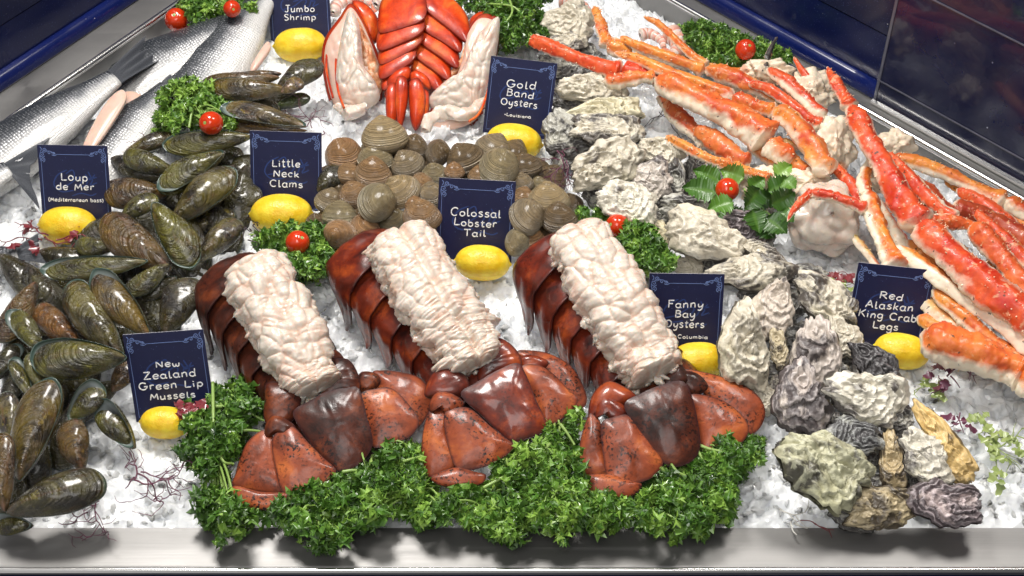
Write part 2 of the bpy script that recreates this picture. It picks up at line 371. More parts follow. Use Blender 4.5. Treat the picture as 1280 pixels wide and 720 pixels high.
    edge = t.math('MULTIPLY', t.ramp(sc, (.34, 0.0), (.6, 1.0)), t.ramp(dv, (.25, .12), (.6, .9)))
    col = t.mix(edge, col, (.045, .05, .055)); gl = t.math('MULTIPLY', t.ramp(sc, (.1, 1.0), (.3, 0.0)), t.ramp(dv, (.45, 0.0), (.7, .35)))
    col = t.mix(gl, col, (.8, .8, .82))
    t.set(Base_Color=col, Roughness=t.ramp(n, (.3, .18), (.7, .34)), Metallic=.12, Coat_Weight=.4, Coat_Roughness=.1)
    t.normal(t.bump(sc, .5, .0025)); MAT['bass'] = t.m
    t = NT("fin"); sy = t.attr("sy"); v = t.coord()
    w = t.n("TexWave"); cb = t.n("CombineXYZ"); t.l(sy, cb.inputs[0]); t.l(cb.outputs[0], w.inputs["Vector"]); w.inputs["Scale"].default_value = 7; w.inputs["Distortion"].default_value = .8
    t.set(Base_Color=t.mix(t.ramp(w.outputs["Fac"], (.35, 0.0), (.75, 1.0)), (.035, .04, .05), (.17, .18, .20)), Roughness=.3, Coat_Weight=.3)
    t.normal(t.bump(w.outputs["Fac"], .6, .0015)); MAT['fin'] = t.m
    t = NT("fish_flesh"); v = t.coord(); t.set(Base_Color=t.mix(t.noise(v, 50, 4), (.62, .36, .27), (.78, .60, .50)), Roughness=.3, Subsurface_Weight=.2, Subsurface_Scale=.01); MAT['flesh'] = t.m
    t = NT("shrimp_shell"); v = t.coord(); d = t.attr("d"); t.set(Base_Color=t.mix(t.ramp(d, (.3, 0.0), (.8, 1.0)), (.82, .68, .60), (.72, .26, .17)), Roughness=.25, Subsurface_Weight=.2, Subsurface_Scale=.01); MAT['shrimp'] = t.m
    # ---- signs
    t = NT("navy_card"); v = t.coord(); n = t.noise(v, 30, 5, .65)
    col = t.mix(n, (.005, .007, .036), (.011, .015, .07)); col = t.mix(t.ramp(t.noise(v, 330, 2), (.68, 0.0), (.74, .7)), col, (.10, .13, .32))
    t.set(Base_Color=col, Roughness=.38); MAT['card'] = t.m
    t = NT("chalk"); v = t.coord(); t.set(Base_Color=t.mix(t.ramp(t.noise(v, 500, 3), (.35, 0.0), (.5, 1.0)), (.5, .53, .62), (.92, .92, .92)), Roughness=.8); MAT['chalk'] = t.m
    t = NT("border_ink"); t.set(Base_Color=(.15, .22, .47, 1), Roughness=.7); MAT['ink'] = t.m
    t = NT("faint_ink"); t.set(Base_Color=(.018, .042, .17, 1), Roughness=.7); MAT['faint'] = t.m
    t = NT("card_edge"); t.set(Base_Color=(.5, .5, .55, 1), Roughness=.6); MAT['card_edge'] = t.m
mk()

# ================================================================== THE COUNTER
ZR = 0.035                                   # rails stand this much above the ice
YF = G(640, 660)[1]; YF2 = G(640, 711)[1]    # front ledge
def sweep(mb, P0, P1, prof, out):
    """prof: (offset outwards, z) closed outline, swept from P0 to P1"""
    P0, P1, out = (np.asarray(a, float) for a in (P0, P1, out)); n = 24
    ring = [[P + out * o + np.array([0, 0, z - P[2]]) for o, z in prof] for P in (P0 + (P1 - P0) * s for s in np.linspace(0, 1, n))]
    m = len(prof); V = np.array(ring).reshape(-1, 3)
    F = [list(f) for f in gridf(n, m, wv=True)] + [list(range(m))[::-1], [(n - 1) * m + k for k in range(m)]]
    return mb.add(V, F)
def line_ext(a, b, y0, y1):
    a, b = np.asarray(a), np.asarray(b); d = b - a
    return a + d * ((y0 - a[1]) / d[1]), a + d * ((y1 - a[1]) / d[1])
YB = G(640, -170)[1]
L0, L1 = line_ext(G(0, 157, ZR), G(220, 5, ZR), YF, YB)
R0, R1 = line_ext(G(839, 0, ZR), G(1245, 230, ZR), YF, YB)
lo0, lo1 = line_ext(G(0, 117, ZR), G(174, 0, ZR), YF, YB)
ro0, ro1 = line_ext(G(883, 0, ZR), G(1091, 133, ZR), YF, YB)
def outward(a, b, s):
    d = nrm(b - a); return np.array([s * -d[1], s * d[0], 0]) 
lo = outward(L0, L1, 1); ro = outward(R0, R1, -1)
def dist(P, A, o): return float(np.dot(P - A, o))
lw = dist(G(90, 57, ZR), L0, lo); rw = dist(G(985, 66, ZR), R0, ro)

ctr = thing("display_counter", "brushed stainless steel display counter holding the bed of crushed ice", "counter", at((0, YF, 0)))
O = np.array([0, YF, 0])
xl, xr = -1.25, 1.25
m = MB()
# front ledge: flat top, rolled bright front edge
prof = [(0, -.08), (0, .0)] + [(YF - YF2 - .004 + .004 * math.sin(a), -.004 + .004 * math.cos(a)) for a in np.linspace(0, math.pi / 2, 5)] + [(YF - YF2, -.012), (YF - YF2 - .012, -.014), (YF - YF2 - .012, -.08)]
sweep(m, loc((xl, YF, 0), O), loc((xr, YF, 0), O), prof, (0, -1, 0)); m.build("front_ledge", MAT['steel'], ctr, smooth=False)
m = MB(); sweep(m, loc((xl, YF2 - .0005, -.002), O), loc((xr, YF2 - .0005, -.002), O), [(-.001 + .0035 * math.cos(a), -.0035 + .0035 * math.sin(a)) for a in np.linspace(0, 2 * math.pi, 10, endpoint=False)], (0, -1, 0))
m.build("front_edge", MAT['steel_edge'], ctr)
for A, B, o, w in ((L0, L1, lo, lw), (R0, R1, ro, rw)):
    m = MB(); sweep(m, loc(A, O), loc(B, O), [(-.003, -.08), (-.003, ZR - .005), (0.004, ZR), (w + .02, ZR + .0005), (w + .02, -.08)], o)
    m.build("side_rail", MAT['steel'], ctr, smooth=False)
    m = MB(); sweep(m, loc(A, O), loc(B, O), [(.001 + .0045 * math.cos(a), ZR - .001 + .0045 * math.sin(a)) for a in np.linspace(0, 2 * math.pi, 10, endpoint=False)], o)
    m.build("rail_bead", MAT['steel_edge'], ctr)
m = MB(); sweep(m, loc((xl, YF2 + .014, -.3), O), loc((xr, YF2 + .014, -.3), O), [(0, -.6), (0, -.0142), (.02, -.0142), (.02, -.6)], (0, -1, 0)); m.build("front_panel", MAT['navy_tile'], ctr, smooth=False)

def wallseg(name, A, B, o, w, h, label, split=True, tall=.75):
    """tiled splashback: bullnose foot, first course, joint, upper course"""
    A_ = np.array([A[0], A[1], 0.0]); r = thing(name, label, "splashback", at(A_))
    a0, b0 = loc(A, A_), loc(B, A_)
    m = MB(); sweep(m, a0, b0, [(w, ZR + .001)] + [(w + .012 - .012 * math.cos(a), ZR + .004 + .020 * math.sin(a)) for a in np.linspace(0, math.pi / 2, 7)] + [(w + .05, ZR + .024), (w + .05, ZR + .001)], o)
    m.build("trim_tile", MAT['blue_trim'], r)
    m = MB(); sweep(m, a0, b0, [(w + .014, ZR + .0245), (w + .014, ZR + .0245 + h), (w + .05, ZR + .0245 + h), (w + .05, ZR + .0245)], o); m.build("lower_tile", MAT['navy_tile'], r, smooth=False)
    m = MB(); sweep(m, a0, b0, [(w + .016, ZR + .025 + h), (w + .016, ZR + .0265 + h), (w + .05, ZR + .0265 + h), (w + .05, ZR + .025 + h)], o); m.build("grout_line", MAT['acrylic_edge'], r, smooth=False)
    m = MB(); sweep(m, a0, b0, [(w + .013, ZR + .027 + h), (w + .013, ZR + tall), (w + .05, ZR + tall), (w + .05, ZR + .027 + h)], o); m.build("upper_tile", MAT['slate_tile'], r, smooth=False)
    return r
wallseg("tiled_splashback", L0, L1, lo, lw, .062, "navy speckled tile splashback with bright blue trim behind the whole fish")
Rc = line_ext(R0, R1, G(1092, 135, ZR)[1], YB)[0]
wallseg("tiled_splashback", Rc, R1, ro, rw, .075, "navy speckled tile splashback with blue trim behind the parsley and tomato by the crab legs")
# dark acrylic screen, nearer part of the right side
r = thing("acrylic_screen", "dark glossy acrylic screen standing along the steel rail beside the crab legs", "screen", at((R0[0], R0[1], 0)))
R0z = np.array([R0[0], R0[1], 0]); a0, b0 = loc(R0, R0z), loc(Rc - nrm(R1 - R0) * .002, R0z)
m = MB(); sweep(m, a0, b0, [(rw - .004, ZR + .003), (rw - .004, ZR + .75), (rw + .006, ZR + .75), (rw + .006, ZR + .003)], ro); m.build("screen_panel", MAT['acrylic'], r, smooth=False)
m = MB(); sweep(m, a0, b0, [(rw - .010, ZR + .002), (rw - .010, ZR + .006), (rw - .0045, ZR + .007), (rw - .0045, ZR + .002)], ro); m.build("foot_strip", MAT['steel_edge'], r, smooth=False)
for hh in (.040, .20):
    m = MB(); sweep(m, a0 + (b0 - a0) * (0 if hh > .1 else .55), b0, [(rw - .0055, ZR + hh), (rw - .0055, ZR + hh + .0022), (rw - .0045, ZR + hh + .0022), (rw - .0045, ZR + hh)], ro); m.build("seam_strip", MAT['acrylic_edge'], r, smooth=False)
m = MB(); d = nrm(R1 - R0); m0 = loc(Rc, R0z) - d * .007 + ro * (rw - .0052)
box = [m0, m0 + d * .004, m0 + d * .004 + ro * .004, m0 + ro * .004]; V = [p for p in box] + [p + np.array([0, 0, .72]) for p in box]
m.add(np.array(V), [[0, 1, 5, 4], [1, 2, 6, 5], [2, 3, 7, 6], [3, 0, 4, 7], [4, 5, 6, 7], [3, 2, 1, 0]]); m.build("side_edge", MAT['acrylic_edge'], r, smooth=False)

# ================================================================== CRUSHED ICE
MOUNDS = [(130, 390, .16, .010), (520, 240, .14, .010), (800, 200, .12, .008), (1020, 470, .16, .010), (1050, 230, .2, .008)]
MC = [(G(a, b), r, h) for a, b, r, h in MOUNDS]
def ice_h(x, y):
    z = .0035 * fbm(np.stack([x * 14, y * 14, x * 0], -1), 3, 3) - .006
    for P, r, h in MC: z = z + h * np.exp(-((x - P[0]) ** 2 + (y - P[1]) ** 2) / (2 * (r * .6) ** 2))
    f = np.clip((y - YF) / .05, 0, 1); return np.where(y < YF + .05, np.minimum(z, -.004 + z * f + .002 * f), z)
def side_x(y):
    t = (y - L0[1]) / (L1[1] - L0[1]); a = L0[0] + (L1[0] - L0[0]) * t; b = R0[0] + (R1[0] - R0[0]) * t; return a + .002, b - .002
ny, nx = 640, 760
ys = np.linspace(YF + .001, YB, ny); V = []
for y in ys:
    a, b = side_x(y); a = max(a, -1.1); b = min(b, 1.1); xs = np.linspace(a, b, nx); V.append(np.stack([xs, xs * 0 + y, xs * 0], -1))
def facets(x, y, cell, seed, amp, slope):
    px, py = x / cell + .35 * vnoise(pad3(x / cell * .6, y / cell * .6), seed + 5), y / cell; ix, iy = np.floor(px).astype(np.int64), np.floor(py).astype(np.int64); best = np.full(x.shape, 9.0); out = np.zeros(x.shape)
    for dx in (-1, 0, 1):
        for dy in (-1, 0, 1):
            cx, cy = ix + dx, iy + dy; zz = cx * 0; qx, qy = cx + _h(cx, cy, zz, seed), cy + _h(cx, cy, zz, seed + 1); d = np.hypot(qx - px, qy - py)
            hh = amp * (2 * _h(cx, cy, zz, seed + 2) - 1) + slope * ((2 * _h(cx, cy, zz, seed + 3) - 1) * (px - qx) + (2 * _h(cx, cy, zz, seed + 4) - 1) * (py - qy)) * cell
            out = np.where(d < best, hh, out); best = np.minimum(best, d)
    return out
V = np.array(V); xx, yy = V[..., 0], V[..., 1]; edge_ = np.clip((yy - YF) / .012, 0, 1)
V[..., 2] = ice_h(xx, yy) + np.clip((yy - YF) / .03, .15, 1) * (facets(xx, yy, .0185, 3, .0034, .62) + facets(xx + 3, yy + 1, .0085, 17, .0014, .5)) - .003 * (1 - edge_)
m = MB(); m.add(V.reshape(-1, 3), gridf(ny, nx, flip=False)); o = m.build("crushed_ice", MAT['ice_base']); tag(o, "white crushed ice bed", "ice", kind="stuff")
def hull_chips(n):
    import bmesh
    out = []
    for k in range(n):
        bm = bmesh.new(); p = RNG.normal(size=(13, 3)); p /= np.linalg.norm(p, axis=1)[:, None]; p *= RNG.uniform(.75, 1.0, (13, 1)); p *= (1, RNG.uniform(.6, .95), RNG.uniform(.3, .6))
        for q in p: bm.verts.new(q.tolist())
        r = bmesh.ops.convex_hull(bm, input=bm.verts[:]); bmesh.ops.delete(bm, geom=[e for e in r['geom_interior'] if isinstance(e, bmesh.types.BMVert)], context='VERTS')
        bmesh.ops.bevel(bm, geom=bm.edges[:], offset=.06, segments=1, affect='EDGES')
        bm.verts.index_update(); out.append((np.array([v.co[:] for v in bm.verts]), [[v.index for v in f.verts] for f in bm.faces])); bm.free()
    return out
CH = hull_chips(14)
def rotm(r):
    q = r.normal(size=4); q /= np.linalg.norm(q); w, x, y, z = q
    return np.array([[1 - 2 * (y * y + z * z), 2 * (x * y - z * w), 2 * (x * z + y * w)], [2 * (x * y + z * w), 1 - 2 * (x * x + z * z), 2 * (y * z - x * w)], [2 * (x * z - y * w), 2 * (y * z + x * w), 1 - 2 * (x * x + y * y)]])
m = MB(); cnt = 0
while cnt < 3600:
    px, py = RNG.uniform(-40, 1320), RNG.uniform(-40, 664)
    if RNG.random() > (.30 + .70 * py / 660): continue
    P = G(px, py)
    y = P[1]; s = RNG.uniform(.005, .0115) * (1.0 if RNG.random() < .85 else 1.35)
    a, b = side_x(y)
    if y < YF + s * 1.05 or P[0] < a + s or P[0] > b - s: continue
    z = float(ice_h(np.array([P[0]]), np.array([y]))[0]) + RNG.uniform(-.35, .15) * s
    if y < YF + .02: z = min(z, -.002)
    c, F = CH[RNG.integers(len(CH))]; R = rotm(RNG)
    m.add(c * s @ R.T + np.array([P[0], y, z]), F); cnt += 1
o = m.build("ice_chips", MAT['ice'], smooth=False); tag(o, "loose clear chips on the crushed ice", "ice", kind="stuff")

# ================================================================== CHALK LETTERING
def arc(cx, cy, rx, ry, a0, a1, n=9):
    return [(cx + rx * math.cos(math.radians(a)), cy + ry * math.sin(math.radians(a))) for a in np.linspace(a0, a1, n)]
X = .62
GL = {
 'A': (.82, [[(.02, 0), (.40, 1.0)], [(.40, 1.0), (.76, 0)], [(.14, .34), (.66, .36)]]),
 'B': (.68, [[(.10, 1), (.06, 0)], [(.02, .98)] + arc(.22, .76, .33, .22, 85, -80) + [(.1, .53)], [(.1, .53)] + arc(.28, .27, .34, .26, 85, -90) + [(.02, 0)]]),
 'C': (.78, [[(.72, .82)] + arc(.42, .5, .38, .5, 60, 310, 12)]),
 'F': (.62, [[(.1, .98), (.08, 0)], [(.02, .98), (.62, 1.0)], [(.1, .54), (.5, .55)]]),
 'G': (.86, [[(.74, .86)] + arc(.42, .5, .38, .5, 60, 330, 12) + [(.80, .42)], [(.5, .44), (.86, .46)]]),
 'J': (.66, [[(.44, 1)] + [(.44, .3)] + arc(.26, .2, .19, .2, 0, -170, 7), [(.14, 1.0), (.74, 1.0)]]),
 'K': (.74, [[(.08, 1), (.08, 0)], [(.66, .98), (.1, .42)], [(.26, .56), (.72, 0)]]),
 'L': (.62, [[(.08, 1), (.06, .03)], [(.06, .03), (.62, .05)]]),
 'M': (.92, [[(.04, 0), (.16, .98)], [(.16, .98), (.44, .3)], [(.44, .3), (.74, 1.0)], [(.74, 1), (.86, 0)]]),
 'N': (.80, [[(.06, 0), (.10, .98)], [(.10, .98), (.66, .04)], [(.66, .04), (.70, 1.0)]]),
 'O': (.88, [arc(.42, .5, .38, .5, 100, 465, 16)]),
 'R': (.76, [[(.10, 1), (.06, 0)], [(.02, .96)] + arc(.28, .74, .34, .25, 85, -85) + [(.1, .48)], [(.28, .48), (.74, 0)]]),
 'S': (.62, [[(.56, .84), (.42, .97), (.2, .97), (.08, .8), (.16, .62), (.4, .48), (.54, .3), (.48, .08), (.26, 0), (.04, .12)]]),
 'T': (.76, [[(.02, .98), (.76, 1.0)], [(.4, .98), (.36, 0)]]),
 'Z': (.74, [[(.06, .98), (.66, 1.0)], [(.66, 1), (.06, .03)], [(.06, .03), (.72, .05)]]),
 'a': (.62, [[(.50, .56)] + arc(.28, .29, .25, .30, 60, 340, 11), [(.52, .6), (.50, .2), (.56, .02), (.64, .04)]]),
 'b': (.60, [[(.08, 1), (.07, .02)], [(.08, .36)] + arc(.29, .29, .24, .29, 130, -150, 10) + [(.07, .1)]]),
 'c': (.54, [[(.50, .5)] + arc(.29, .3, .25, .30, 50, 310, 10)]),
 'd': (.62, [[(.50, .5)] + arc(.28, .28, .25, .28, 55, 335, 11), [(.54, 1.02), (.52, .2), (.58, .0)]]),
 'e': (.58, [[(.06, .30), (.50, .36), (.48, .54), (.3, .62), (.1, .5), (.04, .28), (.14, .06), (.34, 0), (.54, .12)]]),
 'g': (.60, [[(.50, .54)] + arc(.28, .32, .25, .28, 55, 345, 11), [(.53, .6), (.53, 0), (.50, -.26), (.3, -.38), (.08, -.28)]]),
 'h': (.60, [[(.08, 1), (.07, 0)], [(.07, .34), (.2, .56), (.38, .6), (.48, .46), (.50, 0)]]),
 'i': (.26, [[(.12, .6), (.12, 0)], [(.12, .82), (.13, .88)]]),
 'k': (.56, [[(.08, 1), (.08, 0)], [(.48, .6), (.1, .26)], [(.2, .34), (.52, 0)]]),
 'l': (.30, [[(.10, 1.02), (.10, .14), (.16, .02), (.30, .06)]]),
 'm': (.92, [[(.07, .6), (.07, 0)], [(.07, .36), (.18, .56), (.34, .58), (.42, .44), (.42, 0)], [(.42, .36), (.54, .56), (.7, .58), (.78, .44), (.80, 0)]]),
 'n': (.60, [[(.07, .6), (.07, 0)], [(.07, .34), (.2, .56), (.38, .6), (.48, .46), (.50, 0)]]),
 'o': (.60, [arc(.29, .3, .25, .30, 100, 465, 13)]),
 'p': (.60, [[(.08, .6), (.06, -.38)], [(.08, .34)] + arc(.30, .31, .24, .29, 140, -150, 10)]),
 'r': (.44, [[(.08, .6), (.08, 0)], [(.08, .32), (.18, .54), (.32, .6), (.44, .54)]]),
 's': (.50, [[(.44, .54), (.3, .62), (.12, .56), (.1, .42), (.3, .32), (.44, .2), (.38, .04), (.2, 0), (.04, .08)]]),
 't': (.44, [[(.20, .94), (.19, .16), (.26, .01), (.42, .06)], [(.02, .64), (.42, .66)]]),
 'u': (.60, [[(.07, .6), (.07, .18), (.18, .01), (.36, .04), (.48, .2)], [(.50, .6), (.50, .1), (.58, 0)]]),
 'w': (.78, [[(.05, .6), (.08, .2), (.18, .01), (.32, .1), (.38, .46)], [(.38, .46), (.42, .12), (.54, .01), (.68, .16), (.72, .6)]]),
 'y': (.58, [[(.06, .6), (.08, .28), (.2, .12), (.38, .18), (.48, .34)], [(.52, .6), (.50, .1), (.42, -.24), (.24, -.38), (.06, -.3)]]),
 '(': (.34, [[(.28, 1.05), (.12, .75), (.08, .4), (.14, .05), (.28, -.18)]]),
 ')': (.34, [[(.06, 1.05), (.2, .75), (.25, .4), (.2, .05), (.06, -.18)]]),
 '*': (.34, [arc(.14, .4, .07, .07, 0, 360, 7)]), ' ': (.42, []),
}
def ribbon(mb, pts, w, z0=.0, z1=.0005, jit=0.0):
    P = np.asarray(pts, float)
    if len(P) > 2: P = crom(P, max(10, len(P) * 3))
    else: P = P[0] + (P[1] - P[0]) * np.linspace(0, 1, 6)[:, None]
    T = np.gradient(P, axis=0); T /= np.linalg.norm(T, axis=1)[:, None] + 1e-12; N = np.stack([-T[:, 1], T[:, 0]], 1)
    ww = w * .5 * (1 + jit * RNG.uniform(-1, 1, len(P)))[:, None]; ww[0] *= .7; ww[-1] *= .7
    a, b = P + N * ww, P - N * ww; n = len(P); V = []
    for zz, A, B in ((z1, a, b),):
        V = np.stack([np.c_[a, np.full(n, z0)], np.c_[a, np.full(n, z1)], np.c_[b, np.full(n, z1)], np.c_[b, np.full(n, z0)]], 1).reshape(-1, 3)
    F = [list(f) for f in gridf(n, 4, wv=True, flip=True)] + [[0, 1, 2, 3], [(n - 1) * 4 + k for k in (3, 2, 1, 0)]]
    mb.add(V, F)
def write(mb, text, cx, cy, cap, width, lw):
    adv = sum(GL[c][0] + .16 for c in text) - .16; sx = width / adv; x = cx - width / 2; cap *= .84
    for c in text:
        wd, st = GL[c]; jy = RNG.uniform(-.06, .06); js = RNG.uniform(.92, 1.1); sh = RNG.uniform(-.02, .06)
        for s in st: ribbon(mb, [(x + (p[0] + sh * p[1]) * sx, cy + (p[1] * js - .45 + jy) * cap) for p in s], lw, jit=.16)
        x += (wd + .16) * sx
def spiral(cx, cy, r0, r1, a0, turns, n=22):
    return [(cx + (r0 + (r1 - r0) * k) * math.cos(a0 + turns * 2 * math.pi * k), cy + (r0 + (r1 - r0) * k) * math.sin(a0 + turns * 2 * math.pi * k)) for k in np.linspace(0, 1, n)]

SIGNS = [ # TL, TR corners px, rotation, lines, label, z of the top-mid
 ((46, 181), (134, 182), 1.0, [("Loup", .47, .125, .38), ("de Mer", .61, .11, .54), ("(Mediterranean bass)", .80, .06, .79)], "navy card lettered Loup de Mer in white chalk hand, beside the silver fish"),
 ((312, 163), (402, 166), 1.8, [("Little", .455, .12, .39), ("Neck", .60, .11, .36), ("Clams", .745, .115, .46)], "navy card lettered Little Neck Clams between the mussels and the clams"),
 ((333, -36), (410, -38), -1.0, [("Jumbo", .62, .12, .49), ("Shrimp", .755, .11, .52)], "navy card lettered Jumbo Shrimp at the back of the display"),
 ((614, 69), (697, 80), 6.7, [("Gold", .38, .13, .44), ("Band", .52, .12, .41), ("Oysters", .66, .12, .55), ("*Louisiana", .85, .055, .40)], "navy card lettered Gold Band Oysters, leaning right of the cooked red lobster"),
 ((549, 222), (645, 227), 3.2, [("Colossal", .45, .115, .66), ("Lobster", .585, .11, .56), ("Tail", .72, .11, .29)], "navy card lettered Colossal Lobster Tail standing behind the big raw tails"),
 ((153, 417), (254, 413), -4.0, [("New", .42, .095, .30), ("Zealand", .56, .11, .66), ("Green Lip", .70, .105, .80), ("Mussels", .84, .10, .57)], "navy card lettered New Zealand Green Lip Mussels near the front left"),
 ((812, 342), (906, 342), .8, [("Fanny", .43, .12, .47), ("Bay", .57, .11, .27), ("Oysters", .71, .115, .53), ("British Columbia", .89, .055, .74)], "navy card lettered Fanny Bay Oysters, partly hidden by the rightmost raw lobster tail"),
 ((1073, 329), (1170, 337), 6.0, [("Red", .40, .11, .30), ("Alaskan", .535, .11, .62), ("King Crab", .67, .11, .76), ("Legs", .81, .11, .33)], "navy card lettered Red Alaskan King Crab Legs in front of the crab legs"),
]
SZ = [.10, .092, .092, .10, .10, .095, .092, .095]
def rot_pt(p, c, a):
    a = math.radians(a); x, y = p[0] - c[0], p[1] - c[1]; return c[0] + x * math.cos(a) - y * math.sin(a), c[1] + x * math.sin(a) + y * math.cos(a)
for (tl, tr, rot, lines, lab), zt in zip(SIGNS, SZ):
    w = math.hypot(tr[0] - tl[0], tr[1] - tl[1]); mx, my = (tl[0] + tr[0]) / 2, (tl[1] + tr[1]) / 2
    dx, dy = math.cos(math.radians(rot)) * w / 2, math.sin(math.radians(rot)) * w / 2
    M4, Wm, s = frame(mx - dx, my - dy, mx + dx, my + dy, zt, tilt=62)
    sg = thing("price_card", lab, "sign", M4, "navy name cards stuck in lemons"); H = 1.16 * Wm
    m = MB(); t = .0011
    V = [(x, y, z) for z in (-t, 0) for x, y in ((-Wm / 2, -H), (Wm / 2, -H), (Wm / 2, 0), (-Wm / 2, 0))]
    m.add(V, [[4, 5, 6, 7]], 0); m.add(V, [[3, 2, 1, 0], [0, 1, 5, 4], [1, 2, 6, 5], [2, 3, 7, 6], [3, 0, 4, 7]], 1)
    m.build("card", [MAT['card'], MAT['card_edge']], sg, smooth=False)
    m = MB()
    q = lambda x, y: (x * Wm, -y * Wm)
    for sx in (-1, 1):
        ribbon(m, [q(sx * .455, .24), q(sx * .455, 1.10)], .0060 * Wm, .0001, .0003)
        for c in (spiral(.40, .075, .035, .005, .5, 1.6), spiral(.435, .14, .042, .004, 2.6, -1.5), spiral(.43, .215, .034, .004, 1.6, 1.4), spiral(.33, .115, .03, .004, 3.0, 1.2), spiral(.27, .125, .022, .003, 0.0, -1.3), [(.46, .03), (.44, .06), (.455, .1)], [(.40, .11), (.36, .09), (.30, .1), (.24, .135)], [(.46, .11), (.47, .17), (.455, .25)], [(.30, .145), (.26, .155), (.22, .135)]):
            ribbon(m, [q(sx * a, b) for a, b in c], .0085 * Wm, .0001, .0003)
    ribbon(m, [q(-.23, .137), q(.23, .137)], .007 * Wm, .0001, .0003); ribbon(m, [q(-.455, 1.10), q(.455, 1.10)], .005 * Wm, .0001, .0003)
    m.build("border_scrolls", MAT['ink'], sg, smooth=False)
    m = MB()                                                             # faint script swirl under the lettering
    for c in ([(-.1, .36), (-.24, .44), (-.3, .58), (-.2, .68), (-.02, .66)], [(-.12, .42), (-.02, .36), (-.0, .46), (-.1, .5)], [(-.26, .62), (-.1, .58), (.06, .47), (.12, .5), (.06, .6), (.16, .58), (.2, .48), (.26, .5), (.22, .58), (.32, .54)], [(.16, .42), (.22, .5), (.3, .42)], [(.2, .38), (.25, .47), (.32, .46)], [(-.05, .74), (.08, .70), (.22, .73), (.3, .70)]):
        ribbon(m, [q(a, b) for a, b in c], .019 * Wm, .0001, .0002)
    m.build("faint_script", MAT['faint'], sg, smooth=False)
    m = MB()
    for tx, yc, cap, wd in lines: write(m, tx, (-.05 if 'British' in tx else .0) * Wm, -yc * Wm, cap * Wm, wd * Wm, (.0145 if cap > .08 else .0095) * Wm)
    m.build("lettering", MAT['chalk'], sg, smooth=False)

# ================================================================== LEMONS AND TOMATOES
def lemon_mesh():
    m = MB(); n, k = 40, 30; s = np.linspace(0, 1, n); x = np.cos(np.pi * (1 - s)) * .5
    r = .305 * np.sqrt(np.clip(1 - (np.abs(x) / .465) ** 2.3, 0, 1)); nub = np.maximum(.078 * (1 - np.clip((np.abs(x) - .40) / .10, 0, 1) ** 2) * (np.abs(x) > .36), 0); nub[[0, -1]] = .004
    r = np.maximum(r, nub); a = np.linspace(0, 2 * np.pi, k, endpoint=False)
    V = np.stack([np.repeat(x[:, None], k, 1), r[:, None] * np.cos(a), r[:, None] * np.sin(a)], -1); V[..., 1:] *= (1 + .018 * vnoise(V * 5, 4))[..., None]
    m.add(V.reshape(-1, 3), list(gridf(n, k, wv=True, flip=True)) + [list(range(k)), [(n - 1) * k + j for j in range(k)][::-1]]); return m
lm = None
for (x1, y1, x2, y2, z, lab) in (
    (340, 58, 411, 55, .016, "yellow lemon in front of the Jumbo Shrimp card"),
    (46, 281, 124, 283, .018, "yellow lemon in front of the Loup de Mer card, with red seaweed beside it"),
    (310, 268, 394, 268, .020, "yellow lemon in front of the Little Neck Clams card, above curly parsley"),
    (605, 173, 680, 182, .018, "yellow lemon in front of the Gold Band Oysters card"),
    (566, 326, 640, 331, .026, "yellow lemon in front of the Colossal Lobster Tail card between two raw tails"),
    (173, 527, 240, 530, .020, "yellow lemon in front of the New Zealand Green Lip Mussels card"),
    (834, 452, 911, 450, .022, "yellow lemon in front of the Fanny Bay Oysters card by the rightmost raw tail"),
    (1090, 432, 1164, 446, .022, "yellow lemon in front of the Red Alaskan King Crab Legs card")):
    M4, L, s = frame(x1, y1, x2, y2, z, 30, RNG.uniform(-30, 30))
    if lm is None: lm = lemon_mesh().build("lemon", MAT['lemon']); o = lm
    else: o = bpy.data.objects.new("lemon", lm.data); COL.objects.link(o)
    o.matrix_world = M4 @ Matrix.Rotation(RNG.uniform(-.5, .5), 4, 'X') @ Matrix.Scale(L, 4); tag(o, lab, "lemon", "lemons holding the name cards")
def tomato_mesh():
    m = MB(); n, k = 18, 28; th = np.linspace(.02, np.pi - .02, n); a = np.linspace(0, 2 * np.pi, k, endpoint=False)
    r = 1 - .10 * np.exp(-(th / .25) ** 2)
    V = np.stack([r[:, None] * np.sin(th)[:, None] * np.cos(a), r[:, None] * np.sin(th)[:, None] * np.sin(a), (r * np.cos(th))[:, None] * 1.08 + a * 0], -1)
    m.add(V.reshape(-1, 3), list(gridf(n, k, wv=True)) + [list(range(k))[::-1], [(n - 1) * k + j for j in range(k)]]); return m
tm = None
